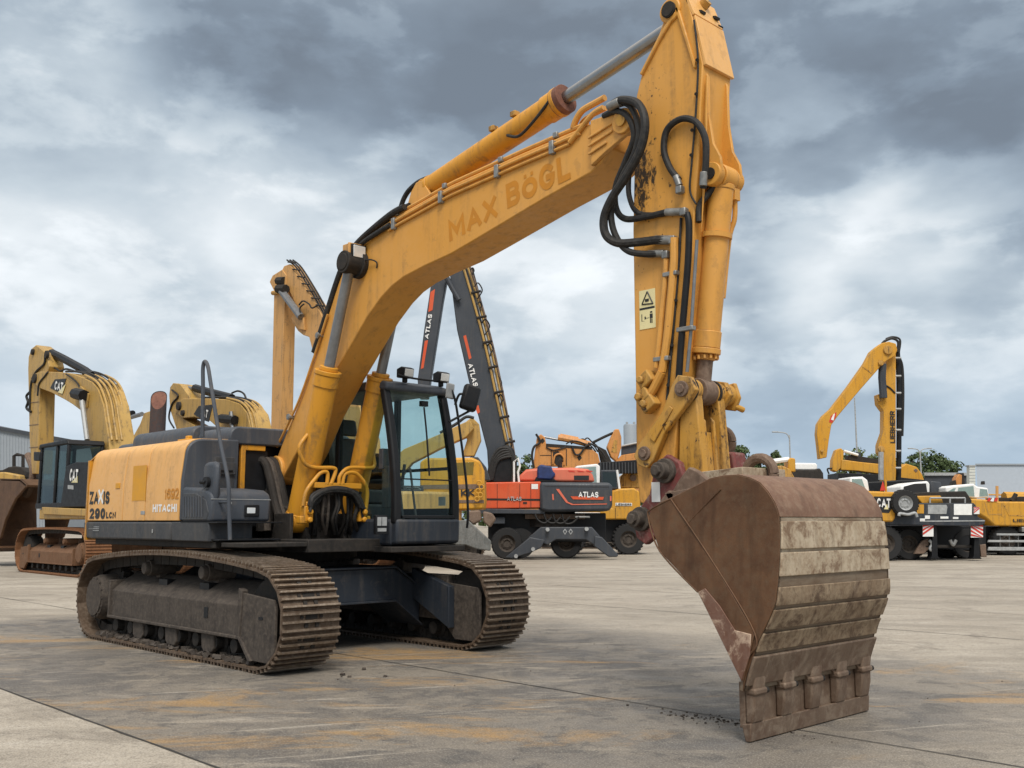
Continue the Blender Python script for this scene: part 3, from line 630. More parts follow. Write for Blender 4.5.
m = MB(); m.add([(ec[0]+(x-ec[0])*.93, ec[1]+(y-ec[1])*.93, z-.012) for x, y, z in vs_[2*q_:]], [tuple(range(q_))]); m.build('pipe_mouth', M['muzzle_rust'], ex)
# boom ------------------------------------------------------------
H = .21
top = [(-.13, 1.94), (.02, 2.16), (.43, 2.72), (.72, 3.20), (.98, 3.65), (1.12, 3.90), (1.25, 4.09), (1.42, 4.23), (1.62, 4.33), (1.9, 4.40), (2.22, 4.46), (3.01, 4.565), (3.98, 4.62), (4.82, 4.655), (5.05, 4.64)]
low = [(.12, 1.84), (.40, 2.14), (.68, 2.51), (1.07, 2.91), (1.45, 3.26), (1.68, 3.47), (1.92, 3.64), (2.10, 3.73), (2.30, 3.79), (2.62, 3.84), (3.03, 3.885), (3.44, 3.965), (4.30, 4.14), (4.82, 4.23), (4.94, 4.29), (5.05, 4.38)]
m = MB(); m.prism(top+low[::-1], -H, H)
m.lathe((-.02, 0, 1.93), [(.0, -.25), (.17, -.25), (.17, .25), (.0, .25)], 'y', 28)
bo = m.build('boom', M['yellow'], EX, .012)
for s_ in (-1, 1):                                                      # fork plates and boss that carry the stick
    m = MB(); m.prism([(4.86, 4.27), (5.03, 4.35), (5.21, 4.42), (5.33, 4.47), (5.34, 4.57), (5.25, 4.64), (5.05, 4.655), (4.86, 4.66)], min(s_*.212, s_*.252), max(s_*.212, s_*.252))
    m.lathe((5.22, s_*.23, 4.545), [(.0, -.05), (.105, -.05), (.105, .05), (.0, .05)], 'y', 24)
    for i, (xa, za, xb, zb) in enumerate([(4.84, 4.51, 5.12, 4.57), (4.84, 4.44, 5.10, 4.50), (4.84, 4.37, 5.04, 4.42)]):
        d = Vector((xb-xa, zb-za)).normalized(); nn = Vector((-d.y, d.x))*.011
        m.prism([(xa-nn.x, za-nn.y), (xb-nn.x, zb-nn.y), (xb+nn.x, zb+nn.y), (xa+nn.x, za+nn.y)], min(s_*.25, s_*.268), max(s_*.25, s_*.268))
    bs = m.build('boom_tip_fork', M['yellow'], bo, .006)
m = MB(); m.cyl((5.22, -.30, 4.545), (5.22, .30, 4.545), .05, 18); m.build('stick_pivot_pin', M['worn_yellow'], bo)
# lettering along the boom
def bl(px, py): q = onY(px, py, -H); return Vector((q[0], -H, q[1]))
def slant_text(s_, a, b, ctop, mt, par, bold=.03):
    A, B, C = bl(*a), bl(*b), bl(*ctop); X = (B-A); up = Vector((-X.z, 0, X.x)).normalized(); hgt = (C-A).dot(up)
    text('lettering', s_, M[mt], par, A, X, up, X.length, hgt, bold)
slant_text('MAX', (449.5, 242), (498.5, 217), (449, 219), 'ink', bo, .06)
slant_text('BÖGL', (507.5, 209), (571, 178.5), (506, 184.5), 'ink', bo, .05)
# pipes along the upper edge of the boom
def zt(x):
    for (a, za), (b, zb) in zip(top, top[1:]):
        if a <= x <= b: return za+(zb-za)*(x-a)/(b-a)
    return top[-1][1]
for dy, dz_, r_, x0, x1 in [(-.225, -.055, .016, 1.75, 4.72), (-.225, -.11, .014, 2.05, 4.60), (-.16, .045, .022, 2.0, 4.75), (-.08, .04, .018, 2.3, 4.7)]:
    n_ = 14; m = MB(); m.tube([(x0+(x1-x0)*i/n_, dy, zt(x0+(x1-x0)*i/n_)+dz_) for i in range(n_+1)], r_, 8); m.build('hydraulic_pipe', M['yellow'], bo)
for x in (2.15, 2.9, 3.7, 4.4):
    m = MB(); m.box((x, -.225, zt(x)-.08), (.05, .06, .12)); m.box((x, -.12, zt(x)+.045), (.05, .17, .05)); m.build('pipe_clamp', M['steel'], bo, .006)
m = MB(); m.tube([(4.58, -.16, 4.70), (4.62, -.165, 4.76), (4.70, -.17, 4.82), (4.85, -.175, 4.84), (4.96, -.18, 4.85)], .028, 10); m.tube([(4.60, -.10, 4.69), (4.66, -.1, 4.77), (4.9, -.1, 4.80)], .022, 10); m.tube([(4.60, -.225, 4.55), (4.72, -.225, 4.63), (4.86, -.225, 4.72), (4.98, -.225, 4.745)], .024, 10)
m.build('hydraulic_pipe', M['yellow'], bo)
# black hoses climbing the back of the boom
def hose(pts, r, par, mat='rubber', name='hose'): q = MB(); q.tube(pts, r, 10); return q.build(name, M[mat], par)
for y, off in ((-.215, .03), (-.15, .07), (-.08, .06)):
    hose([(t[0]-off*.85, y, t[1]+off*.5) for t in top[3:9]]+[(2.05, y, 4.46+off*.8), (2.3, y, 4.50+off*.6)], .034, bo)
hose([(2.0, -.02, 4.45), (2.02, -.05, 4.60), (2.12, -.05, 4.74), (2.3, -.05, 4.81), (2.45, -.03, 4.83)], .026, bo)
hose([(1.40, -.24, 4.16), (1.62, -.245, 4.27), (1.9, -.245, 4.33), (2.1, -.24, 4.37)], .026, bo)
m = MB(); m.tube([(.0, -.235, 2.20), (.43, -.235, 2.68), (.72, -.235, 3.14), (.98, -.235, 3.60)], .014, 8); m.build('hydraulic_pipe', M['yellow'], bo)
for x, z in ((.30, 2.52), (.85, 3.38)): m = MB(); m.cyl((x, -.20, z), (x, -.29, z), .022, 10); m.cyl((x, -.27, z), (x, -.285, z), .035, 10); m.build('pipe_bolt', M['steel'], bo)
# work light on its bracket
m = MB(); m.bb(1.60, 1.63, -.42, -.215, 4.05, 4.25); m.bb(1.48, 1.62, -.40, -.23, 4.06, 4.25); wl = m.build('work_light', M['orange_tan'], bo, .01)
q = MB(); q.bb(1.63, 1.66, -.40, -.22, 4.08, 4.235); q.build('lamp_housing', M['black'], wl, .008)
q = MB(); q.bb(1.66, 1.668, -.385, -.235, 4.095, 4.22); q.build('lamp_lens', M['lamp'], wl, .006)
hose([(1.66, -.26, 4.07), (1.78, -.25, 4.06), (1.86, -.23, 4.02), (1.85, -.22, 3.96)], .008, wl, name='cable')
m = MB(); m.cyl((1.55, -.45, 4.05), (1.55, .45, 4.05), .09, 20); m.cyl((1.55, -.27, 4.05), (1.55, -.21, 4.05), .15, 20); m.cyl((1.55, .27, 4.05), (1.55, .21, 4.05), .15, 20); m.build('boom_cylinder_pin', M['soot'], bo, .006)
# arm cylinder bracket on the boom
m = MB()
for y in (-.12, .09): m.prism([(2.16, 4.44), (2.28, 4.70), (2.36, 4.78), (2.46, 4.78), (2.52, 4.70), (2.66, 4.52)], y, y+.03)
m.build('cylinder_bracket', M['yellow'], bo, .006)
# stick ------------------------------------------------------------
S = .185
sp_ = [(5.64, 5.40), (5.76, 5.44), (5.81, 5.43), (5.86, 5.24), (5.95, 4.81), (5.92, 4.50), (5.89, 4.10), (5.84, 3.70), (5.80, 3.30), (5.72, 2.70), (5.62, 2.0), (5.57, 1.62), (5.40, 1.46), (5.26, 1.50), (5.235, 1.80), (5.24, 2.4), (5.24, 3.65), (5.27, 4.30), (5.30, 4.76), (5.36, 4.93), (5.52, 5.16)]
m = MB(); m.prism(sp_, -S, S)
m.prism([(5.35, 4.92), (5.55, 5.17), (5.70, 5.32), (5.725, 5.30), (5.56, 5.13), (5.375, 4.90)], -S-.025, -S+.01)          # edge flange
m.prism([(5.74, 5.36), (5.90, 4.79), (5.87, 4.79), (5.71, 5.34)], -S-.02, -S+.01)
for s_ in (-1, 1):
    m.lathe((5.66, s_*.13, 5.345), [(.0, -.075), (.10, -.075), (.10, .075), (.0, .075)], 'y', 24)
st = m.build('stick', M['stick_paint'], EX, .010)
m = MB(); m.cyl((5.66, -.23, 5.345), (5.66, .23, 5.345), .055, 18); m.cyl((5.66, -.225, 5.345), (5.66, -.20, 5.345), .065, 18); m.build('arm_cylinder_pin', M['soot'], st)
m = MB()                                                                # top cover plates with lifting lugs
m.prism([(5.81, 5.45), (5.885, 5.24), (5.865, 5.23), (5.78, 5.43)], -S+.0, S+.01); m.prism([(5.888, 5.23), (5.975, 4.80), (5.95, 4.795), (5.868, 5.225)], -S+.005, S+.012)
m.build('cover_plate', M['panel'], st, .004)
m = MB(); m.cyl((5.82, .02, 5.40), (5.865, .02, 5.43), .045, 14); m.build('lifting_lug', M['worn_yellow'], st); m = MB()
for y, z in ((-.06, 5.30), (.13, 5.32), (.17, 5.26)): m.box((5.868, y, z), (.03, .06, .02), rmat('Y', 20))
m.build('plate_slot', M['soot'], st)
m = MB()                                                                # ribs and cylinder mount running down the front
for y in (-.14, .115):
    m.prism([(5.94, 4.76), (5.96, 4.72), (5.96, 4.40), (5.99, 4.18), (6.05, 4.06), (6.06, 3.95), (6.0, 3.85), (5.93, 3.86), (5.80, 4.0), (5.84, 4.5)], y, y+.03)
    m.lathe((5.97, y+.015, 3.94), [(.0, -.035), (.09, -.035), (.09, .035), (.0, .035)], 'y', 22)
m.prism([(5.96, 4.70), (5.98, 4.72), (5.94, 4.0), (5.88, 3.5)], -.17, -.155)
m.build('cylinder_mount', M['yellow'], st, .006)
m = MB(); m.cyl((5.97, -.17, 3.94), (5.97, .17, 3.94), .045, 18); m.build('bucket_cylinder_pin', M['soot'], st)
# hoses looping over the joint
def sY(px, py, Y): q = onY(px, py, Y); return (q[0], Y, q[1])
hose([sY(609, 107, -.30), sY(622, 100, -.33), sY(638, 104, -.36), sY(645, 122, -.38), sY(641, 148, -.38), sY(627, 175, -.38), sY(612, 198, -.38), sY(604, 218, -.37), sY(606, 235, -.36), sY(618, 243, -.33), sY(640, 242, -.26), sY(657, 240, -.23), sY(672, 240, -.215)], .034, st)
hose([sY(612, 108, -.26), sY(625, 103, -.28), sY(634, 112, -.31), sY(639, 132, -.33), sY(634, 155, -.33), sY(622, 178, -.33), sY(612, 205, -.33), sY(612, 224, -.32), sY(618, 240, -.31), sY(628, 251, -.29), sY(645, 254, -.25), sY(664, 253.5, -.21)], .026, st)
hose([sY(604, 116, -.245), sY(616, 111, -.28), sY(628, 117, -.30), sY(634, 136, -.30), sY(626, 160, -.29), sY(616, 186, -.28), sY(616, 208, -.26), sY(626, 219, -.24), sY(650, 216, -.22), sY(668, 212, -.21), sY(683, 212, -.205)], .026, st)
hose([sY(629, 172, -.10), sY(629, 195, -.13), sY(637, 212, -.19), sY(655, 215, -.205), sY(680, 210.5, -.21)], .022, st)
hose([sY(679, 180, -.215), sY(670, 168, -.22), sY(664, 150, -.225), sY(667, 130, -.225), sY(681, 119, -.225), sY(696, 122, -.225), sY(705, 138, -.225), sY(706, 160, -.22), sY(704, 182, -.21), sY(703, 188, -.2)], .026, st)
for a, b, r_ in [((655, 240), (672, 240), .036), ((648, 254), (664, 253.5), .03), ((666, 212.3), (684, 211.5), .03), ((676, 176), (679.5, 186), .028), ((704, 172), (703, 186), .03), ((609, 107), (620, 101.5), .037)]:
    m = MB(); m.cyl(sY(*a, -.222 if a[0] > 620 else -.31), sY(*b, -.218 if a[0] > 620 else -.33), r_, 12); m.build('hose_ferrule', M['steel'], st, .004)
for a in [(673, 240), (666, 255), (680, 190), (684, 212)]: m = MB(); m.box(sY(*a, -.225), (.055, .055, .06)); m.build('hose_fitting', M['steel'], st, .008)
# hard pipes down the near side
def pipe(pix, r_, Y, mat, name='hydraulic_pipe'): q = MB(); q.tube([sY(px, py, Y) for px, py in pix], r_, 10); return q.build(name, M[mat], st)
pipe([(674, 238), (674, 262), (671, 300), (667, 340), (662, 372)], .032, -.225, 'yellow')
pipe([(666, 258), (665, 280), (662, 310), (659, 345), (656, 368)], .022, -.225, 'yellow')
pipe([(687, 213), (689, 226), (688, 262), (684, 310), (681, 345), (678, 392)], .026, -.22, 'black')
pipe([(697, 240), (694, 285), (691, 330), (687, 372)], .013, -.215, 'grey_rod')
pipe([(681, 218), (679, 260), (675, 310), (671, 355), (667, 400)], .010, -.20, 'rubber', 'cable')
pipe([(694, 20), (698, 60), (696, 110), (692, 160), (690, 190), (696, 204)], .008, -.20, 'rubber', 'cable')
pipe([(662, 372), (655, 386), (648, 398)], .034, -.235, 'yellow')
for px, py, w_ in [(671, 274, .13), (662, 359, .14), (686, 329, .15)]: m = MB(); m.box(sY(px, py, -.225), (w_, .05, .035)); m.build('pipe_clamp', M['steel'], st, .006)
m = MB()
for px, py in [(697, 60), (696, 94), (692, 130), (691, 155), (676, 300), (672, 345), (668, 385)]: m.cyl(sY(px, py, -.19), sY(px, py, -.222), .014, 8)
m.build('cable_stud', M['soot'], st)
m = MB()                                                                # line couplings low on the stick
for px, py in [(647, 380), (645, 397), (650, 404)]:
    c_ = sY(px, py, -.235); m.box(c_, (.13, .09, .10), rmat('Y', -35)); m.cyl((c_[0]-.02, c_[1]-.04, c_[2]), (c_[0]-.02, c_[1]-.075, c_[2]), .03, 10)
m.build('pipe_coupling', M['worn_yellow'], st, .01)
pipe([(660, 430), (645, 442), (638, 450), (637, 460)], .007, -.20, 'rubber', 'cable')
# warning stickers
def flat(px0, py0, px1, py1, Y, mat, par, name, d=.003):
    a = onY(px0, py1, Y); b = onY(px1, py0, Y); q = MB(); q.bb(a[0], b[0], Y-d, Y, a[1], b[1]); return q.build(name, M[mat], par)
wst = flat(640, 288, 655.2, 330, -S-.001, 'cream', st, 'warning_sign')
def tri(pts, px_th, Y, par):
    q = MB(); P = [sY(px, py, Y) for px, py in pts]
    for a, b in zip(P, P[1:]+P[:1]): q.cyl(a, b, px_th, 6)
    return q.build('triangle_symbol', M['decal_black'], par)
tri([(647.3, 291.5), (642.0, 304.5), (653.0, 303.5)], .0055, -S-.005, wst)
flat(645.2, 298.5, 648.8, 302.0, -S-.004, 'decal_black', wst, 'hazard_symbol')
q = MB(); 
a = onY(640, 308.6, -S); b = onY(655, 307.8, -S); q.bb(a[0], b[0], -S-.0055, -S-.004, a[1], b[1])
for px0, py0, px1, py1 in [(650.6, 311, 652.6, 313), (650.2, 313.4, 653.0, 318.5), (650.4, 318.5, 651.3, 323), (651.9, 318.5, 652.8, 323), (645.5, 317.5, 649.5, 318.6), (645, 316.6, 646.2, 319.5), (642, 314.4, 642.5, 321.5), (642, 321.0, 645, 321.6)]:
    a = onY(px0, py1, -S); b = onY(px1, py0, -S); q.bb(a[0], b[0], -S-.0055, -S-.004, a[1], b[1])
q.build('keep_away_symbol', M['decal_black'], wst)
# hydraulic cylinders -------------------------------------------------
def cylinder(name, A, B, split, rb, rr, bmat, rmat_, eye=.1, gland=True, label=None):
    """barrel from A, rod to B; split = fraction covered by the barrel"""
    A, B = Vector(A), Vector(B); d = (B-A).normalized(); Lc = (B-A).length; C = A+d*Lc*split
    q = MB(); q.cyl(A+d*eye*.6, C, rb, 28); q.cyl(A+d*eye*.5, A+d*(eye*.5+.04), rb*1.06, 28)
    if gland: q.cyl(C-d*.16, C-d*.03, rb*1.10, 28); q.cyl(C-d*.03, C+d*.015, rb*1.17, 28); q.cyl(C+d*.015, C+d*.06, rb*.8, 24)
    q.lathe(A, [(.0, -rb*.85), (eye, -rb*.85), (eye, rb*.85), (.0, rb*.85)], 'y', 24)
    o = q.build(name, M[bmat], EX, .006); 
    if label: tag(o, label)
    q = MB(); q.cyl(C+d*.02, B-d*eye*.4, rr, 24); q.build('piston_rod', M[rmat_], o)
    q = MB(); q.lathe(B, [(.0, -rb*.8), (eye, -rb*.8), (eye, rb*.8), (.0, rb*.8)], 'y', 24); q.build('rod_eye', M['soot' if name != 'bucket_cylinder' else 'brown_steel'], o, .006)
    return o, d
bcs = []
for s_ in (-1, 1):
    o, d = cylinder('boom_cylinder', (.645, s_*.34, 1.35), (1.55, s_*.34, 4.05), .585, .125, .056, 'bright_yellow', 'grey_rod', .12)
    bcs.append(o)
    def cz(z, dx=0, dy=0): t = (z-1.35)/2.70; return (.645+.905*t+dx, s_*.34+dy, z)
    XP = .98
    def fp(l): return [(XP, *onX(px, py, XP)) for px, py in l]
    LP = [[(308.8, 433), (299.3, 447.4), (304.5, 463), (315, 467.5), (333, 468), (335.4, 472), (331, 484)], [(303, 506), (306, 492), (315, 479), (321.7, 472.4), (327.4, 473), (327, 484)]] if s_ < 0 else [[(371, 444), (373.8, 459), (374, 466), (369, 468), (349, 468), (340, 476), (339, 484)], [(366, 509), (367, 489), (359, 476), (351.7, 472.4), (344.6, 474.7), (342.6, 484)]]
    q = MB()
    for l in LP: q.tube(fp(l), .0215, 10)
    q.build('hydraulic_pipe', M['bright_yellow'], o)
    q = MB(); c_ = Vector(fp([(307.5, 514) if s_ < 0 else (362, 514)])[0]); c_.x -= .02; q.box(c_, (.10, .11, .17)); q.box(c_+Vector((.0, s_*.05, -.06)), (.09, .10, .08)); q.cyl(c_+Vector((0, 0, .08)), c_+Vector((0, 0, .13)), .035, 10); q.cyl(c_+Vector((.05, 0, .02)), c_+Vector((.10, 0, .02)), .03, 10); q.cyl(c_+Vector((.05, 0, -.06)), c_+Vector((.09, 0, -.06)), .03, 10)
    q.build('valve_block', M['bright_yellow'], o, .012)
a_, b_ = onX(314, 485, .98), onX(361, 485, .98)
m = MB(); m.bb(.945, .995, a_[0], b_[0], a_[1]-.03, a_[1]+.03); m.build('pipe_bridge', M['bright_yellow'], EX, .006)
rnd = random.Random(11)
for i in range(12):
    pa = (306+rnd.uniform(0, 8), 505+rnd.uniform(0, 14)); pb = (366-rnd.uniform(0, 8), 505+rnd.uniform(0, 14)); e = rnd.uniform(0, 10); xx = 1.0+rnd.uniform(-.1, .06)
    hose([(xx, *onX(*q_, xx)) for q_ in (pa, (311+e*.6, 496+e), (324, 489+e*.8), (338, 487+e*.8), (352, 490+e*.8), (360-e*.4, 497+e), pb)], rnd.choice((.016, .02, .024)), EX, rnd.choice(('rubber', 'rubber', 'soot')))
for i in range(14):
    px = 312+4*i*.95+rnd.uniform(-1, 1); xx = .93+rnd.uniform(-.12, .05)
    hose([(xx, *onX(px, 492, xx)), (xx+.03, *onX(px+rnd.uniform(-2, 2), 505, xx+.03)), (xx, *onX(px+rnd.uniform(-3, 3), 520, xx)), (xx-.1, *onX(px+rnd.uniform(-3, 3), 534, xx-.1))], rnd.choice((.016, .022)), EX, rnd.choice(('rubber', 'soot', 'undercarriage')))
# thick hoses hanging at the boom foot
for i, (y, c_) in enumerate(((-.40, 0), (-.46, 1), (-.34, 2))):
    hose([(.12-.04*i, y, 1.25), (.08, y, 1.45), (-.06+.02*i, y, 1.68), (-.14+.03*i, y, 1.88), (-.06+.03*i, y+.02, 2.03), (.05, y+.06, 2.0), (.13, y+.08, 1.82), (.22, y+.10, 1.55), (.40, y+.08, 1.32), (.52, y+.03, 1.2)], .048, EX, 'undercarriage' if i == 0 else 'soot')
m = MB(); m.lathe((.645, 0, 1.35), [(.0, -.50), (.09, -.50), (.09, .50), (.0, .50)], 'y', 20)
for s_ in (-1, 1): m.bb(.48, .82, s_*.34-.19, s_*.34-.15, 1.1, 1.44); m.bb(.48, .82, s_*.34+.15, s_*.34+.19, 1.1, 1.44)
m.build('cylinder_foot', M['soot'], EX, .008)
o, d = cylinder('arm_cylinder', (2.42, 0, 4.72), (5.66, 0, 5.345), .575, .118, .062, 'bright_yellow', 'chrome', .09)
q = MB(); c_ = Vector((2.42, 0, 4.72))+d*1.92
q.cyl(c_-d*.06, c_+d*.05, .135, 24); q.build('rusty_gland', M['muzzle_rust'], o, .006)
for t in (1.05, 1.35): q = MB(); p = Vector((2.42, -.05, 4.72))+d*t; q.box((p.x, p.y, p.z+.135), (.07, .07, .05)); q.build('barrel_lug', M['worn_yellow'], o, .006)
hose([Vector((2.42, -.12, 4.72))+d*1.9, Vector((2.42, -.14, 4.60))+d*1.7, Vector((2.42, -.14, 4.55))+d*1.5, Vector((2.42, -.10, 4.66))+d*1.3], .014, o, name='cable')
o, d = cylinder('bucket_cylinder', (5.97, 0.0, 3.94), (5.735, 0.0, 2.325), .815, .094, .060, 'yellow', 'brown_steel', .10)
q = MB(); c_ = Vector((5.97, .0, 3.94)); q.tube([c_+Vector((.04, .10, -.15)), c_+Vector((.02, .115, -.3)), c_+Vector((-.03, .11, -.45)), c_+Vector((-.09, .095, -.9))], .02, 10); q.box(c_+Vector((.03, .09, -.12)), (.08, .07, .09))
q.cyl(c_+d*.42, c_+d*.46, .115, 24); q.build('hydraulic_pipe', M['yellow'], o)
q = MB()
for j in range(12): a = 2*math.pi*j/12; p = c_+d*1.36; q.cyl(p+Vector((.088*math.cos(a), .088*math.sin(a), 0)), p+Vector((.088*math.cos(a), .088*math.sin(a), -.03)), .012, 6)
q.build('gland_bolt', M['yellow'], o)
hose([sY(706, 186, -.13), sY(712, 178, -.10), sY(716, 183, -.08), sY(710, 192, -.1), sY(700, 205, -.15), sY(699, 222, -.17)], .025, o)
# links -----------------------------------------------------------------
PIV = Vector((5.735, 0, 2.325)); LOW = Vector((5.375, 0, 1.865))
for s_ in (-1, 1):
    m = MB(); A = PIV; B = LOW; d = (B-A).normalized(); nn = Vector((-d.z, 0, d.x))
    P = [A+nn*.10-d*.06, A-d*.11, A-nn*.10-d*.06, A-nn*.10+d*.03, (A+B)/2-nn*.055-d*.05, B-nn*.095, B-nn*.08+d*.08, B+d*.11, B+nn*.08+d*.08, B+nn*.095, (A+B)/2+nn*.055+d*.05, A+nn*.10+d*.03]
    m.prism([(p.x, p.z) for p in P], min(s_*.195, s_*.25), max(s_*.195, s_*.25))
    P = [A+nn*.02+d*.16, A-nn*.02+d*.16, B-nn*.03-d*.12, B+nn*.03-d*.12]; m.prism([(p.x, p.z) for p in P], min(s_*.248, s_*.262), max(s_*.248, s_*.262))
    lk = m.build('bucket_side_link', M['worn_yellow'], EX, .01)
    for nm_, C0, r_ in (('link_pin', A, .06), ('link_pin', B, .055)): q = MB(); q.cyl((C0.x, s_*.248, C0.z), (C0.x, s_*.27, C0.z), r_, 22); q.cyl((C0.x, s_*.268, C0.z), (C0.x, s_*.285, C0.z), r_*.6, 8); q.build(nm_, M['brown_steel'], lk, .004)
m = MB(); m.cyl((PIV.x, -.195, PIV.z), (PIV.x, -.095, PIV.z), .085, 22); m.cyl((PIV.x, .095, PIV.z), (PIV.x, .36, PIV.z), .085, 22); m.cyl((LOW.x, -.2, LOW.z), (LOW.x, .2, LOW.z), .055, 18)
for y in (-.135, .15): m.prism([(5.66, 2.33), (5.80, 2.36), (5.85, 1.64), (5.62, 1.60)], y-.042, y+.042)
m.prism([(5.68, 2.02), (5.77, 2.02), (5.80, 1.62), (5.66, 1.62)], -.10, .12)
for y in (-.06, .06): m.prism([(5.76, 2.14), (5.80, 2.1), (5.83, 1.66), (5.78, 1.66)], y-.012, y+.012)
m.prism([(5.62, 1.66), (5.88, 1.68), (5.90, 1.58), (5.62, 1.55)], -.20, .21)
hl_ = m.build('bucket_link', M['worn_yellow'], EX, .012)
m = MB(); m.prism([(5.65, 2.40), (5.80, 2.42), (5.84, 2.30), (5.79, 2.20), (5.68, 2.22)], .33, .37); m.cyl((5.79, .34, 2.24), (5.82, .42, 2.21), .025, 8); m.build('pin_cap', M['worn_yellow'], hl_, .01)
m = MB(); m.cyl((5.735, -.193, 2.325), (5.735, -.175, 2.325), .098, 22); m.cyl((5.735, .11, 2.325), (5.735, .13, 2.325), .096, 22); m.build('dust_seal', M['soot'], hl_)
# quick coupler: red cheeks with big pins
cp = None
for s_ in (-1, 1):
    P = [(5.38, 1.60), (5.50, 1.62), (5.66, 1.68), (5.72, 1.58), (5.66, 1.44), (5.50, 1.30), (5.40, 1.20), (5.27, 1.24), (5.22, 1.38), (5.30, 1.48)]
    P = [onY(*t, -.30) for t in [(655, 466), (667, 454), (680, 462), (684, 476), (676, 492), (668, 512), (657, 536), (646, 545), (637, 538), (634, 522), (640, 508), (650, 494)]]
    m = MB(); m.prism(P, min(s_*.25, s_*.31), max(s_*.25, s_*.31)); c_ = m.build('quick_coupler', M['red_steel'], EX if cp is None else cp, .012)
    if cp is None: cp = c_
    else: c_.name = 'coupler_cheek'
for t in [(667, 471), (643, 519)]:
    p = onY(*t, -.30); m = MB(); m.cyl((p[0], -.42, p[1]), (p[0], .42, p[1]), .062, 20); m.cyl((p[0], -.345, p[1]), (p[0], -.305, p[1]), .092, 20); m.cyl((p[0], -.45, p[1]), (p[0], -.42, p[1]), .042, 6)
    m.build('coupler_pin', M['undercarriage'], cp, .006)
flat(652, 482, 660, 502, -.312, 'white', cp, 'worn_sticker')
# brown hinge plates of the bucket and top deck
bk_pts = lambda l, Y: [onY(px, py, Y) for px, py in l]

# bucket ------------------------------------------------------------------
BW = .79
prof_px = [(649, 517), (652, 509), (658, 504), (672, 498), (692, 488), (710, 479), (724, 476), (738, 475), (750, 478), (760, 483), (768, 492), (774, 501.5), (777.5, 510), (779, 517), (780, 535), (779.5, 556), (778, 580), (776, 601), (771, 615), (765, 628), (758, 642), (752, 660), (747, 674), (743, 692)]
wz = lambda z: (.79 if z < .45 else .79-.105*min(1, (z-.45)/.9))         # half width tapers towards the top
def bpt(px, py):
    q = onY(px, py, -.77)
    for _ in range(4): q = onY(px, py, -wz(q[1]))
    return q
BP = [bpt(px, py) for px, py in prof_px]
ws = [wz(z)/BW for x, z in BP]
m = MB(); m.strip(BP[2:], -.03, -BW, BW, w=ws[2:]); bk = m.build('bucket', [M['bands']], EX, .004)
SIDE = BP+[bpt(743, 680.5), bpt(699, 592), bpt(661, 551)]
def side_plate(mm, prof, s_, off0, off1):
    n = len(prof); vs = []
    for o_ in (off0, off1): vs += [(x, s_*(wz(z)-o_), z) for x, z in prof]
    mm.add(vs, [tuple(range(n))[::-1], tuple(range(n, 2*n))]+[(i, (i+1) % n, n+(i+1) % n, n+i) for i in range(n)])
for s_ in (-1, 1):
    m = MB(); side_plate(m, SIDE, s_, -.004, .026); sp1 = m.build('bucket_side', M['bucket'], bk, .004)
    q = MB(); side_plate(q, [bpt(*t_) for t_ in [(649.5, 517), (653, 509), (672, 499), (693, 530), (713, 560), (735, 597), (756, 633), (750, 657), (743, 680), (699, 592), (661, 551)]], s_, -.016, -.003); q.build('side_wear_plate', M['bucket'], sp1, .004)
    q = MB(); side_plate(q, [bpt(*t_) for t_ in [(700, 592), (707, 588), (722, 606), (737, 630), (753, 634), (752, 654), (746, 672), (743.5, 681)]], s_, -.024, -.015); tag(q.build('side_cutter', M['bucket_pale'], sp1, .004), 'scraped pale side cutter plate')
for l_ in ([(672, 499), (713, 560), (756, 633), (750, 657), (744, 680)], [(722, 489), (700, 512), (686, 527)], [(699, 592), (661, 551), (649.5, 517), (653, 509), (672, 499)]):
    q = MB(); P_ = [bpt(*t_) for t_ in l_]; q.tube([(x, -wz(z)-.014, z) for x, z in P_], .006, 6); q.build('weld_bead', M['bucket'], sp1)
# top skin of the shell above the banded zone (bare brown plate)
m = MB(); m.strip(BP[2:14], .006, -BW, BW, w=[q_*.996 for q_ in ws[2:14]]); m.build('shell_top', M['shell'], bk, .003)
# wear strips welded across the back
def back_at(z):
    for (xa, za), (xb, zb) in zip(BP[11:], BP[12:]):
        if zb <= z <= za: t = (za-z)/(za-zb+1e-9); return xa+(xb-xa)*t
    return BP[-1][0]
zs = [1.36, 1.19, 1.01, .955, .80, .665, .515]
bands = [(1.355, 1.185), (1.165, 1.02), (.955, .845), (.82, .70), (.675, .56)]
for (za, zb) in bands:
    n_ = 5; P = [(back_at(za+(zb-za)*i/n_)+.0, za+(zb-za)*i/n_) for i in range(n_+1)]
    W = [wz(z)/BW*.995 for x, z in P]; m = MB(); m.strip(P, .016, -BW, BW, w=W); m.build('wear_strip', M['band_pale' if za > 1.1 else 'band_brown'], bk, .005)
m = MB(); P = [(back_at(z), z) for z in (.535, .50, .45, .40, .35)]; m.strip(P, .022, -BW*.998, BW*.998); m.build('lip_plate', M['bucket_low'], bk, .008)
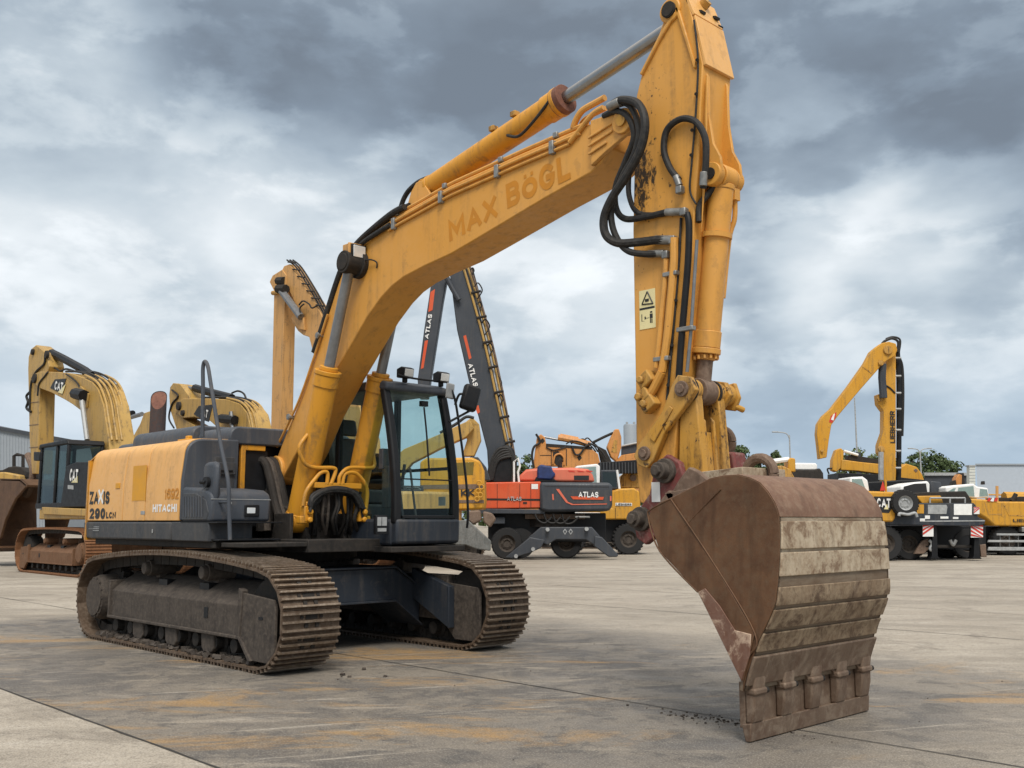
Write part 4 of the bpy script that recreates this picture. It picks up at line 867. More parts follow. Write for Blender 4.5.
# lower lip, adapters, bolt on cutting edge
xl = BP[-1][0]
m = MB(); m.prism([(xl-.07, .36), (xl-.028, .36), (xl-.028, .09), (xl-.07, .08)], -.73, .775); m.build('lip_backing', M['bucket_low'], bk, .004)
m = MB(); m.prism([(xl-.055, .105), (xl+.014, .118), (xl+.006, .005), (xl-.03, .0)], -.735, .79); ce = m.build('cutting_edge', M['bucket_low'], bk, .006)
for i in range(5):
    y = -.665+.345*i
    m = MB(); m.prism([(xl+.0, .50), (xl+.035, .47), (xl+.05, .38), (xl+.042, .31), (xl+.04, .22), (xl+.018, .112), (xl-.03, .11), (xl-.03, .4)], y-.064, y+.064)
    m.bb(xl-.02, xl+.054, y-.072, y+.072, .285, .33)
    ad = m.build('tooth_adapter', M['bucket_low'], bk, .014)
    q = MB(); q.cyl((xl+.028, y+.05, .305), (xl+.028, y+.10, .305), .02, 8); q.build('adapter_pin', M['soot'], ad)
    if i < 4:                                                           # scalloped apron between adapters
        yc_ = y+.1725; q = MB(); pr_ = [(yc_-.125, .44), (yc_-.125, .27)]+[(yc_-.105*math.cos(R(180*j/10)), .285+.075*math.sin(R(180*j/10))) for j in range(11)]+[(yc_+.125, .27), (yc_+.125, .44)]
        q.prism(pr_, xl-.02, xl+.020, 'x'); q.build('lip_apron', M['bucket_low'], bk, .004)
# hinge deck on top of the bucket
m = MB()
P = bk_pts([(691, 467), (701, 472), (710, 480), (702, 487), (692, 493), (676, 500), (671, 498), (681, 480)], -.36)
for s_ in (-1, 1): m.prism(P, min(s_*.33, s_*.39), max(s_*.33, s_*.39))
m.prism([(5.66, 1.56), (6.45, 1.66), (6.45, 1.60), (5.70, 1.50)], -.40, .40); m.prism([(5.62, 1.50), (5.70, 1.58), (5.76, 1.55), (5.68, 1.40)], -.40, .40)
m.build('hinge_bracket', M['brown_steel'], bk, .01)
m = MB(); m.prism([(5.62, 1.58), (6.2, 1.62), (6.2, 1.735), (5.66, 1.70)], -.20, .36); m.build('hinge_deck', M['band_pale'], bk, .004)
for (px, py, r_, Y, D_) in ((760, 474, .115, .12, .038), (728, 442, .10, .52, .034)):
    c_ = onY(px, py, Y); m = MB(); m.ring((c_[0]-(.06 if Y > .4 else 0), Y, c_[1]), r_, D_, 'y', 0, 2*math.pi, 26)
    m.bb(c_[0]-.13, c_[0]+.06, Y-.03, Y+.03, 1.52, c_[1]-r_*.8)
    m.build('lifting_eye', M['brown_steel'], bk)
c_ = onY(726, 462, .52); m = MB(); m.prism([(c_[0]-.16, 1.52), (c_[0]+.18, 1.52), (c_[0]+.12, c_[1]+.07), (c_[0]-.12, c_[1]+.09)], .44, .62); m.build('coupler_lug', M['red_steel'], cp, .02)
# cab ------------------------------------------------------------------------
CB = empty('cab', (0, 0, 0)); CB.parent = EX
y0, y1 = .27, 1.17
fx = lambda z: 1.585-.24*max(0, (z-1.55)/1.25)**1.6                       # windscreen curve
# roof, floor, pillars
m = MB(); m.prism([(-.25, 2.80), (1.25, 2.80), (1.36, 2.775), (1.40, 2.80), (1.38, 2.86), (1.25, 2.905), (-.10, 2.905), (-.25, 2.87)], y0, y1); m.build('roof', M['grey_panel'], CB, .03, seg=3)
m = MB(); m.bb(-.28, 1.52, y0, y1, 1.10, 1.38); m.prism([(1.48, 1.10), (1.60, 1.12), (1.61, 1.38), (1.48, 1.38)], y0+.01, y1-.01); m.build('cab_base', M['navy'], CB, .03)
def pillar(y, w_, z0, z1, mat='black', d=.09):
    q = MB(); n_ = 14; F = [(fx(z0+(z1-z0)*i/n_), z0+(z1-z0)*i/n_) for i in range(n_+1)]
    q.prism(F+[(x-d, z) for x, z in F[::-1]], y-w_/2, y+w_/2); return q
for y in (y0+.045, y1-.045): pillar(y, .09, 1.33, 2.80).build('pillar', M['black'], CB, .02)
m = MB()
for y in (y0+.035, y1-.035): m.bb(-.27, -.15, y-.03, y+.03, 1.33, 2.82); m.bb(.42, .50, y-.03, y+.03, 1.33, 2.82)
m.build('pillar', M['black'], CB, .01)
m = MB(); m.bb(-.29, -.24, y0+.04, y1-.04, 1.33, 2.0); m.bb(-.2, 1.42, y1-.045, y1-.01, 1.33, 1.50); m.bb(.46, 1.42, y1-.045, y1-.01, 1.93, 1.965); m.bb(-.2, .42, y1-.045, y1-.01, 1.50, 1.95); m.bb(-.2, .42, y0+.01, y0+.045, 1.33, 1.75); m.build('cab_wall', M['black'], CB)
n_ = 18; F = [(fx(1.36+(2.78-1.36)*i/n_)-.02, 1.36+(2.78-1.36)*i/n_) for i in range(n_+1)]
def sheet(F_, ya, yb, name, mat='glass', d=.006): q = MB(); q.prism(F_+[(x-d, z) for x, z in F_[::-1]], ya, yb); return q.build(name, M[mat], CB)
sheet(F, y0+.085, y1-.085, 'windscreen')
m = MB(); m.bb(1.575, 1.60, y0+.09, y1-.09, 1.385, 1.42); m.build('screen_sill', M['black'], CB, .006)
m = MB(); m.bb(1.54, 1.555, y0+.09, y1-.09, 1.80, 1.815); m.build('screen_joint', M['black'], CB)
for y in (y0+.025, y1-.02):                                              # side glazing
    for xa, xb, za in ((.50, 1.52, 1.40), (-.16, .42, 1.95)): q = MB(); q.prism([(xa, za), (xb-(.02 if xb > 1 else 0), za), (min(xb, 1.28), 2.80), (xa, 2.80)], y-.004, y+.004); q.build('side_window', M['glass'], CB)
q = MB(); q.bb(-.262, -.255, y0+.08, y1-.08, 2.0, 2.78); q.build('rear_window', M['glass'], CB)
m = MB(); m.bb(.05, .60, .50, .95, 1.55, 1.72); m.prism([(.02, 1.65), (.16, 1.65), (.02, 2.35), (-.10, 2.35)], .50, .95); m.prism([(-.05, 2.38), (.05, 2.38), (.0, 2.58), (-.08, 2.58)], .60, .86); m.bb(.1, .7, .34, .46, 1.72, 1.86); m.bb(.1, .7, .98, 1.08, 1.72, 1.86); m.bb(-.1, .7, .4, 1.0, 1.33, 1.55); m.build('operator_seat', M['skirt'], CB, .03)
m = MB(); m.tube([(.95, y1-.06, 1.72), (.95, y1-.10, 1.74), (.75, y1-.10, 1.74), (.75, y1-.06, 1.72)], .012, 8, False); m.build('door_handle', M['zinc'], CB)
m = MB(); m.bb(1.30, 1.42, y1-.075, y1-.07, 1.53, 1.63); m.build('sticker', M['zinc'], CB)
m = MB(); m.bb(1.30, 1.42, .30, .44, 1.5, 1.95); m.bb(1.26, 1.33, .28, .50, 1.92, 2.14); m.tube([(.72, .40, 1.86), (.75, .40, 2.02)], .02, 8); m.tube([(.72, 1.03, 1.86), (.75, 1.03, 2.02)], .02, 8); m.tube([(1.28, .62, 1.34), (1.15, .62, 1.95)], .014, 8); m.tube([(1.28, .80, 1.34), (1.15, .80, 1.95)], .014, 8); m.build('control_console', M['skirt'], CB, .01)
m = MB(); m.tube([(fx(1.85)+.01, .74, 1.85), (fx(2.3)+.012, .76, 2.3), (fx(2.62)+.014, .78, 2.62)], .010, 8); m.box((fx(2.66)+.02, .78, 2.66), (.05, .09, .06)); m.build('wiper', M['black'], CB)
for y in (.56, 1.08):
    m = MB(); m.box((1.34, y, 2.915), (.05, .05, .06)); m.prism([(1.28, 2.94), (1.40, 2.93), (1.42, 3.04), (1.36, 3.06), (1.28, 3.04)], y-.075, y+.075); o = m.build('roof_lamp', M['black'], CB, .012)
    q = MB(); q.prism([(1.404, 2.945), (1.412, 2.945), (1.428, 3.03), (1.420, 3.03)], y-.06, y+.06); q.build('lamp_lens', M['lamp'], o, .004)
m = MB(); m.tube([(1.42, .40, 2.95), (1.43, .6, 2.93), (1.43, .9, 2.93)], .012, 8); m.build('lamp_bar', M['black'], CB)
def cx_(px, py, X): q = onX(px, py, X); return (X, q[0], q[1])
m = MB(); m.tube([cx_(447, 382, 1.45), cx_(455, 400, 1.50), cx_(461, 440, 1.60), cx_(466, 480, 1.68), cx_(468, 512, 1.72), cx_(467, 528, 1.70)], .014, 8); m.build('grab_rail', M['black'], CB)
p = Vector(cx_(470, 398, 1.62)); m = MB(); m.box(p, (.10, .20, .30), rmat('X', -18) @ rmat('Z', -20)); mo = m.build('side_mirror', M['black'], CB, .035, seg=3)
q = MB(); q.tube([cx_(455, 405, 1.50), cx_(460, 394, 1.55), p], .014, 8); q.tube([cx_(449, 422, 1.55), cx_(462, 415, 1.58), cx_(475, 408, 1.62)], .014, 8); q.build('mirror_arm', M['black'], mo)
p = Vector(cx_(450, 391, 1.47)); m = MB(); m.box(p, (.03, .115, .18), rmat('X', -6)); m.build('convex_mirror', M['zinc'], CB, .03, seg=3)
p = cx_(375.5, 527, 1.66); m = MB(); m.bb(1.50, 1.55, .05, .2, 1.22, 1.42); o = m.build('data_plate', M['black'], CB, .006)
q = MB(); q.bb(1.55, 1.555, .065, .115, 1.31, 1.40); q.bb(1.55, 1.555, .125, .185, 1.31, 1.40); q.bb(1.55, 1.555, .07, .18, 1.25, 1.285); q.build('sticker', M['zinc'], o)

# ------------------------------------------------------------------ machines parked behind
class Frame:
    """a parked thing: Empty on the ground with its own axes; P() gives the point of the plane local y = yl met by a sight line"""
    def __init__(s, name, O, rz, **kw):
        s.O = Vector((O[0], O[1], 0)); s.ex = Vector((math.cos(rz), math.sin(rz), 0)); s.ey = Vector((-math.sin(rz), math.cos(rz), 0))
        s.root = empty(name, s.O, rz, **kw)
    def P(s, px, py, yl=0):
        r = ray(px, py); t = (s.O+s.ey*yl-CAM).dot(s.ey)/r.dot(s.ey); p = CAM+r*t-s.O; return (p.dot(s.ex), p.z)
    def P3(s, px, py, yl=0): q = s.P(px, py, yl); return (q[0], yl, q[1])
    def poly(s, name, pix, yl, th, mat, parent=None, bevel=.02, at=None):
        """plate of real thickness th: outline lies in plane y=yl, body runs to yl+th (th may be negative)"""
        P = [s.P(px, py, yl if at is None else at) for px, py in pix]; m = MB(); m.prism(P, min(yl, yl+th), max(yl, yl+th)); return m.build(name, M[mat] if isinstance(mat, str) else mat, parent or s.root, bevel)
    def tube(s, name, pix, yl, r, mat, parent=None, smooth=True):
        m = MB(); m.tube([s.P3(px, py, yl) for px, py in pix], r, 8, smooth); return m.build(name, M[mat], parent or s.root)
    def txt(s, word, a, b, top, yl, mat, parent, face=-1):
        """word from pixel a to b along its base, cap height towards pixel top; face -1 looks along -y"""
        A, B, C = (Vector(s.P3(*q, yl)) for q in (a, b, top)); X = B-A; up = Vector((-X.z, 0, X.x)).normalized()*(1 if face < 0 else -1)
        return text('lettering', word, M[mat], parent, A, X, up, X.length, abs((C-A).dot(up)), .03, 0, .008)
def ground_point(px, D): q = CAM+RGT*((px-512)/FPX*D)+FWD*D; return (q.x, q.y)
def wheel(root, x, y, z, r, wd, side=-1, rim='undercarriage', knob=False):
    m = MB(); m.lathe((x, y, z), [(r*.55, -wd/2), (r*.93, -wd/2), (r, -wd*.36), (r, wd*.36), (r*.93, wd/2), (r*.55, wd/2), (r*.52, 0), (r*.55, -wd/2)], 'y', 32, False)
    nb = 26
    for j in range(nb):
        a = 2*math.pi*j/nb; rt = Matrix.Rotation(-a, 3, 'Y')
        for sd_ in (-1, 1): m.box((x+r*1.0*math.cos(a+.1*(sd_+1)), y+sd_*wd*.24, z+r*1.0*math.sin(a+.1*(sd_+1))), (r*(.1 if knob else .04), wd*.42, r*.12), Matrix.Rotation(-a-.1*(sd_+1), 3, 'Y'))
    wh = m.build('wheel', M['tyre'], root)
    q = MB(); q.lathe((x, y, z), [(.0, side*wd*.20), (r*.2, side*wd*.20), (r*.24, side*wd*.30), (r*.42, side*wd*.22), (r*.53, side*wd*.44), (r*.57, side*wd*.46), (r*.57, -side*wd*.4), (.0, -side*wd*.4)], 'y', 28)
    for j in range(8): a = 2*math.pi*j/8; q.cyl((x+r*.31*math.cos(a), y+side*wd*.2, z+r*.31*math.sin(a)), (x+r*.31*math.cos(a), y+side*wd*.34, z+r*.31*math.sin(a)), r*.035, 6)
    q.build('rim', M[rim], wh); return wh
def tracked_body(F, mats=('shoe_rust', 'soot', 'undercarriage_rust'), body='tan', hl=1.95, zh=2.35, cabside=1, glass_='dark_glass', dz=0, r=.52):
    rt = F.root; up = []
    for s_ in (-1, 1): crawler(rt, s_, 2.55, hl, r, .62, .215, mats, False)
    m = MB(); m.bb(-1.0, 1.0, -1.0, 1.0, .5, .9); m.lathe((0, 0, 0), [(.7, .88), (.7, 1.12), (.6, 1.13)], 'z', 32); m.build('car_body', M['undercarriage_rust'], rt, .02)
    m = MB(); m.bb(-2.3, 1.5, -1.35, 1.35, 1.12, 1.40); up.append(m.build('upper_frame', M[body], rt, .03))
    m = MB(); m.prism([(-2.35, -1.38), (-2.9, -1.2), (-3.15, -.7), (-3.2, 0), (-3.15, .7), (-2.9, 1.2), (-2.35, 1.38)], 1.2, zh-.1, 'z'); up.append(m.build('counterweight', M[body], rt, .08))
    m = MB(); m.bb(-2.34, -.45, -1.37, 1.37, 1.41, zh-.2); m.bb(-.44, 1.3, -1.37, -.5, 1.41, 2.0); up.append(m.build('engine_housing', M['black'], rt, .04))
    m = MB(); rbox(m, -2.3, -.4, -1.1, 1.1, zh-.2, zh+.1, .15); up.append(m.build('hood', M['grey_panel'], rt, .02))
    y0_, y1_ = (.42, 1.38)
    m = MB(); m.bb(-.35, 1.75, y0_, y1_, 1.41, 1.55); up.append(m.build('cab_base', M['black'], rt, .02))
    m = MB()
    for x, y in ((-.32, y0_+.05), (-.32, y1_-.05), (1.62, y0_+.05), (1.62, y1_-.05), (.45, y1_-.05)): m.box((x, y, 2.3), (.10, .09, 1.55))
    m.prism([(-.4, 3.05), (1.55, 3.05), (1.75, 3.0), (1.7, 3.15), (-.3, 3.18)], y0_-.01, y1_+.01); cb = m.build('cab', M['black'], rt, .03)
    for (x0, x1) in ((-.27, .40), (.50, 1.57)): m = MB(); m.bb(x0, x1, y1_-.06, y1_-.045, 1.55, 3.06); m.build('cab_window', M[glass_], cb)
    m = MB(); m.bb(1.64, 1.655, y0_+.05, y1_-.05, 1.6, 3.03); m.build('cab_window', M[glass_], cb); m = MB(); m.bb(-.34, -.325, y0_+.05, y1_-.05, 2.2, 3.03); m.build('cab_window', M[glass_], cb)
    m = MB(); m.bb(.1, .7, .7, 1.1, 1.55, 2.0); m.bb(.05, .22, .7, 1.1, 2.0, 2.6); m.build('operator_seat', M['skirt'], cb, .05)
    for o in up+[cb]: o.location.z += dz
    return cb

GRP = 'excavators parked behind the big one'
# A: beige excavator at the far left -------------------------------------------------
A = Frame('excavator', (-16.9, 4.8), math.pi, label='beige crawler excavator with black cab and rusty tracks at the far left edge', cat='excavator', group=GRP)
tracked_body(A, dz=.28, r=.55); YL = .36
ab = A.poly('boom', [(31, 380), (33, 374), (40, 371.5), (58.6, 372), (72, 373.5), (82, 377), (92, 382), (98, 389), (103, 404), (105.5, 420), (109, 442), (112, 475), (96, 475), (88, 440), (86, 424), (80, 410), (72, 404), (64.5, 399.5), (51, 392.5), (39, 388)], YL, -.72, 'tan')
A.poly('decal', [(50.5, 388), (55, 379.5), (66.5, 378.5), (62.5, 394)], YL+.002, .012, 'decal_black', ab, 0)
dcl = A.poly('decal_corner', [(58, 392.3), (66, 384), (62.6, 393.8)], YL+.016, .008, 'cream', ab, 0)
A.txt('CAT', (54.5, 389.5), (62.5, 391.5), (56.5, 381), YL+.02, 'white', ab, 1)
as_ = A.poly('stick', [(28.5, 357), (31, 349), (36, 345), (46, 353), (49, 366), (47.5, 373), (40, 387), (38.5, 439), (36.5, 474), (32, 474), (29.5, 439), (28, 369)], .27, -.46, 'tan')
A.tube('piston_rod', [(44, 349.5), (56, 354.5)], 0, .06, 'chrome', ab); A.tube('arm_cylinder', [(52, 353), (64, 359), (84, 370), (92, 376)], 0, .13, 'black', ab, False)
A.tube('piston_rod', [(81.5, 398), (87, 440)], .52, .07, 'zinc', ab); A.tube('boom_cylinder_pin', [(75, 393.5), (84, 395.5)], .5, .16, 'black', ab)
EDGE = [(84, 376), (93, 380.5), (99.5, 388), (105, 403), (107.5, 419), (111, 441)]
for i in range(5):
    A.tube('hydraulic_pipe', [(px+1+5.0*i, py-.8) for px, py in EDGE[i % 2:]], .33-.165*i, .035, 'tan', ab)
    if i < 4: A.tube('hose', [(66+5*i, 371.5), (76+5*i, 371.5), (86+5*i, 374)]+[(px+1.5+5.0*i, py-1.5) for px, py in EDGE[1:4+i % 2]], .27-.165*i, .032, 'rubber', ab)
A.tube('hose', [(46, 372), (54, 368), (60, 371), (66, 369), (74, 371)], .1, .03, 'rubber', ab); A.tube('hose', [(30, 392), (26.5, 396), (28, 402), (26.5, 408), (31, 412)], .3, .04, 'rubber', as_); A.tube('hose', [(45, 356), (44, 364), (36, 372), (31, 384), (29.5, 410)], .30, .035, 'rubber', as_)
A.tube('bucket_link', [(28, 455), (33, 470), (30, 488), (26, 495)], .2, .11, 'brown_steel', as_); A.tube('bucket_link', [(22, 482), (33, 484)], .2, .10, 'brown_steel', as_)
ub = A.poly('bucket', [(-16, 478), (20, 479), (27, 485), (15, 499), (5, 520), (0, 538), (-16, 550)], 1.0, -.08, 'bucket')
A.poly('bucket_side', [(-16, 478), (20, 479), (27, 485), (15, 499), (5, 520), (0, 538), (-16, 550)], -.9, .08, 'bucket', ub, at=1.0)
m = MB(); P = [A.P(px, py, 1.0) for px, py in [(-16, 478), (20, 479), (27, 485)]]; m.strip(P, .06, -.9, 1.0); P = [A.P(px, py, 1.0) for px, py in [(0, 548), (-16, 552), (-26, 530), (-26, 500), (-16, 478)]]; m.strip(P, .06, -.9, 1.0); m.build('bucket_shell', M['bucket'], ub)
A.poly('engine_cover', [(60, 507), (66, 466), (76, 462), (88, 462), (88, 507)], 1.40, -.5, 'black'); sd_ = A.poly('side_stripe', [(41.5, 507), (88, 509), (88, 516.5), (43, 514.5)], 1.41, -.1, 'tan', None)
A.txt('CAT', (69.5, 481), (77.5, 482), (70.5, 468.5), 1.415, 'white', sd_, 1); A.poly('decal_corner', [(71.5, 482.5), (77.5, 476), (77.5, 482.7)], 1.405, .006, 'cream', sd_, 0); A.poly('model_plate', [(68, 485), (73.5, 485.5), (73.5, 489.5), (68, 489)], 1.402, .008, 'zinc', sd_, 0)
A.poly('side_mirror', [(37.5, 452), (43, 452), (43, 461), (37.5, 461)], 1.7, .1, 'black')
for px, py, r_, y_ in ((35, 378.5, .16, .37), (47, 354.5, .13, .29), (33, 352, .10, .29)): p = A.P3(px, py, y_); m = MB(); m.lathe(p, [(.0, -.03), (r_, -.03), (r_*.9, .05), (.0, .06)], 'y', 18); m.build('joint_pin', M['soot'], ab if y_ > .3 else as_)
A.tube('hose', [(48, 372), (44, 377), (39, 384), (37.5, 396)], .38, .028, 'rubber', ab); A.tube('hose', [(66, 374), (72, 378), (78, 384), (81, 392)], .39, .024, 'rubber', ab); A.poly('gusset', [(76, 398), (82, 386), (90, 394), (88, 408), (82, 408)], .365, .05, 'tan', ab, .01)
for t in (.25, .5, .75): A.poly('weld_seam', [(29.2, 380+90*t), (38.6, 379+90*t), (38.6, 379.6+90*t), (29.2, 380.6+90*t)], .272, .01, 'brown_steel', as_, 0)
# B: second beige excavator behind the hood --------------------------------------------
B = Frame('excavator', (-17.0, 8.9), math.pi, label='beige excavator mostly hidden behind the dark hood, only its arched boom in view', cat='excavator', group=GRP)
tracked_body(B)
bb_ = B.poly('boom', [(174, 410), (176, 404), (183, 398.5), (213, 398.5), (228, 399.5), (240, 404), (247, 413), (251, 430), (254, 470), (236, 470), (223, 449), (220, 430), (210, 421), (194, 417), (182, 418)], YL, -.72, 'tan')
B.poly('decal', [(194, 414), (199, 406), (213, 404.5), (209, 422), (203, 420)], YL+.002, .012, 'decal_black', bb_, 0)
B.txt('CAT', (200.5, 416.2), (207.5, 418), (202, 408.5), YL+.02, 'white', bb_, 1)
for px, py, r_ in ((179, 406, .15), (183, 413, .10)): p = B.P3(px, py, .38); m = MB(); m.lathe(p, [(.0, -.03), (r_, -.03), (r_*.9, .05), (.0, .06)], 'y', 18); m.build('joint_pin', M['soot'], bb_)
bs_ = B.poly('stick', [(169, 395), (170, 387), (173, 383), (180, 384), (189, 396), (191, 401), (184, 404), (182, 418), (194, 425), (195, 450), (178, 450), (176, 428), (170, 410)], .27, -.54, 'tan')
B.tube('piston_rod', [(178, 385), (196, 389.5)], 0, .06, 'grey_rod', bb_); B.tube('arm_cylinder', [(195, 388), (205, 391), (232, 398)], 0, .13, 'black', bb_, False)
B.tube('piston_rod', [(231, 412), (234, 450)], .5, .07, 'chrome', bb_); B.tube('boom_cylinder_pin', [(221, 418.5), (235, 420)], .48, .14, 'black', bb_)
EDGE = [(226, 399), (240, 403), (248, 412.5), (252, 430), (255, 455)]
for i in range(5):
    B.tube('hydraulic_pipe', [(px+1+3.7*i, py-.8) for px, py in EDGE[i % 2:]], .33-.165*i, .035, 'tan', bb_)
    if i < 4: B.tube('hose', [(205+3.7*i, 397.5), (216+3.7*i, 397.3)]+[(px+1+3.7*i, py-1.5) for px, py in EDGE[:3+i % 2]], .27-.165*i, .034, 'rubber', bb_)
B.tube('hose', [(232, 393), (238, 391), (244, 394), (247, 402)], -.2, .03, 'rubber', bb_); B.tube('hose', [(172, 390), (178, 396), (172, 404), (169, 418), (174, 428)], .3, .03, 'rubber', bs_)
# C: orange-tan excavator with its stick hanging straight down
C_ = Frame('excavator', (-17.0, 13.6), math.pi, label='orange-tan excavator behind the big boom, its stick hanging straight down', cat='excavator', group=GRP)
tracked_body(C_, body='orange_tan')
cb_ = C_.poly('boom', [(280, 274), (284, 266), (289.5, 264), (293, 269), (316, 304), (349, 372), (369, 440), (371, 475), (352, 475), (340, 430), (320, 380), (309, 337), (303, 335), (298, 331), (291.5, 321), (300, 315), (285.5, 282)], .24, -.46, 'orange_tan')
cs_ = C_.poly('stick', [(269.5, 282), (272.5, 275.5), (282, 269.5), (286, 275), (285.5, 288), (283.5, 330), (281, 430), (270.5, 445), (272, 380), (274, 291)], .28, -.5, 'orange_tan')
C_.tube('pivot_pin', [(278, 281), (284, 281)], .30, .16, 'soot', cs_); C_.poly('lug', [(291, 318), (297, 313), (303, 317), (304, 330), (298, 329)], .34, -.1, 'orange_tan', cb_, .02); C_.tube('stick_collar', [(272.8, 293), (284.5, 292)], .30, .09, 'worn_yellow', cs_)
C_.tube('arm_cylinder', [(281, 290), (301, 317)], .42, .14, 'grey_rod', cb_, False); C_.tube('cylinder_pin', [(278, 289), (286, 289)], .42, .17, 'soot', cb_)
for i in range(7):
    t = i/6; C_.tube('pipe_bracket', [(288+28*t, 262+43*t), (295+29*t, 263+43*t)], .26, .028, 'soot', cb_)
for i in range(3): C_.tube('hose', [(287+i*3, 260), (296+i*2.6, 267), (307+i*2.6, 284), (318+i*2.6, 303), (330+i*2, 325)], .2-.15*i, .032, 'rubber', cb_)
C_.tube('hose', [(299, 305), (303, 301), (309, 304), (312, 308), (318, 305)], .40, .03, 'rubber', cb_); C_.tube('hose', [(301, 316), (300, 308), (304, 304)], .45, .03, 'rubber', cb_)
# stub of another beige machine between the first two
X_ = Frame('excavator', (-27.5, 12.2), math.pi, label='beige excavator with only its stick end showing beside the rusty exhaust pipe', cat='excavator', group=GRP)
tracked_body(X_)
xs = X_.poly('stick', [(131, 440), (140, 424), (144, 413), (150, 411), (153, 420), (153, 450), (131, 450)], .27, -.54, 'tan'); X_.tube('arm_cylinder', [(124, 414), (133, 413)], .1, .12, 'black', xs); X_.tube('piston_rod', [(127, 418.5), (142, 414)], .1, .1, 'grey_rod', xs); X_.poly('boom', [(128, 450), (150, 450), (175, 470), (190, 500), (170, 500)], .3, -.6, 'tan')
# D: yellow excavator with tan boom seen through and beside the cab
D_ = Frame('excavator', ground_point(440, 33), YAW, label='yellow excavator behind the cab glass with a tan boom and grey support blade', cat='excavator', group=GRP)
rt = D_.root
for s_ in (-1, 1): crawler(rt, s_, 2.3, 1.0, .45, .5, .215, ('shoe', 'soot', 'undercarriage'), False)
dh = D_.poly('engine_housing', [(420, 512), (420, 462), (426, 458), (472, 457.5), (480, 461), (484, 470), (485, 500), (484, 509)], -1.2, 2.4, 'lieb', None, .06)
D_.poly('side_window', [(452, 463), (474, 462), (473, 475), (452, 476)], -1.21, .02, 'dark_glass', dh); D_.poly('dark_band', [(420, 485), (484, 484), (484, 489), (420, 489)], -1.215, .02, 'brown_steel', dh, 0)
D_.txt('KK', (461, 496.5), (474.5, 496), (461, 489.5), -1.225, 'decal_black', dh); D_.poly('lower_band', [(420, 500), (484, 500), (484, 503), (420, 503)], -1.215, .02, 'brown_steel', dh, 0)
m = MB()
for i, (px, py) in enumerate([(479, 483), (481.5, 487), (478, 491), (480.5, 495), (477, 499)]): c_ = D_.P3(px, py, -1.35); m.ring(c_, .07, .022, 'y', 0, 2*math.pi, 14)
m.build('load_chain', M['lieb'], rt)
db = D_.poly('boom', [(380, 470), (404, 449), (440, 434), (462, 423.5), (470, 420), (474, 428), (466, 437), (440, 448.5), (412, 463), (400, 478)], -.6, .55, 'tan'); D_.tube('hose', [(440, 433), (456, 424), (466, 417), (474, 418)], -.5, .05, 'rubber', db)
D_.poly('stick', [(463, 424), (472, 417), (479, 424), (481, 440), (474, 456), (462, 456), (467, 440)], -.3, .5, 'tan', db)
D_.poly('cab', [(470, 457), (478, 457), (486, 467), (490, 480), (470, 480)], -.3, .9, 'slate')
sb = D_.poly('support_blade', [(456, 520.5), (468, 520), (491, 541), (490.5, 551), (476, 549), (466, 545), (455, 545)], -2.6, .2, 'blade', None, .03); D_.poly('blade_beam', [(392, 538), (456, 535), (456, 544), (392, 549)], -2.6, .4, 'blade', sb, .03); D_.poly('blade_arm', [(398, 535), (470, 522), (470, 528), (398, 543)], -2.2, 1.2, 'undercarriage', sb)
D_.poly('coupler', [(468, 511), (480, 510), (482, 520), (473, 525), (467, 520)], -2.2, .5, 'brown_steel', None, .05); D_.poly('coupler', [(483, 511), (492, 513), (496, 519), (490, 528), (483, 522)], -2.2, .5, 'brown_steel', None, .05)

# E: red and slate material handler --------------------------------------------------------
E_ = Frame('material_handler', ground_point(548, 38), YAW, label='red and slate wheeled material handler with tall dark boom behind the cab', cat='material handler')
rt = E_.root
eb = E_.poly('engine_housing', [(474, 510), (474, 484), (477, 482.5), (541, 481.5), (541, 508), (478, 509)], -1.25, 2.4, 'red', None, .04)
E_.poly('stripe', [(480, 498.2), (540, 498.8), (540, 500.8), (480, 500.2)], -1.26, .02, 'soot', eb, 0); E_.txt('ATLAS', (507, 500.8), (521.5, 501), (508, 496.5), -1.28, 'zinc', eb); E_.poly('sticker', [(531.5, 484), (538, 484), (538, 489), (531.5, 489)], -1.26, .02, 'white', eb, 0)
cw = E_.poly('counterweight', [(540, 510), (540, 482), (610, 482.5), (612.5, 486), (612.5, 505), (610, 511), (548, 512)], -1.45, 2.8, 'slate', None, .10)
E_.poly('recess', [(559, 490), (610, 490), (607, 503), (572, 503.5), (566, 500)], -1.462, .02, 'skirt', cw, 0); E_.poly('recess_edge', [(556, 489), (559, 489), (568, 501.8), (573, 504), (607, 503.5), (607, 504.4), (572, 505), (566, 502.5)], -1.47, .02, 'pale_red', cw, 0)
E_.poly('stripe', [(570.5, 496.3), (604, 497), (603, 499.8), (573, 499.3)], -1.485, .02, 'red', cw, 0); E_.txt('ATLAS', (578.5, 497.3), (598.3, 497.6), (579.5, 491.6), -1.5, 'white', cw); E_.poly('reflector', [(552, 494), (553.5, 494), (554, 500), (552.5, 500)], -1.462, .02, 'pale_red', cw, 0); E_.poly('reflector', [(610, 496), (611.5, 496), (611.5, 501), (610, 501)], -1.462, .02, 'pale_red', cw, 0)
E_.poly('lower_rail', [(474, 508.5), (545, 509.5), (545, 514), (480, 513.5)], -1.28, 2.4, 'slate', None, .02)
hd = E_.poly('hood', [(518, 481), (520, 475), (526, 469.5), (538, 468.2), (572, 467.5), (589, 469), (593, 475), (595, 482)], -1.0, 1.8, 'pale_red', None, .08); E_.poly('vent_grille', [(574, 475.5), (589, 475.5), (589, 480), (574, 480)], -1.012, .02, 'decal_black', hd, 0)
for px in (568, 577, 586): E_.poly('vent_slot', [(px, 470.3), (px+6, 470.8), (px+7, 472), (px+1, 471.8)], -1.012, .02, 'warn_red', hd, 0)
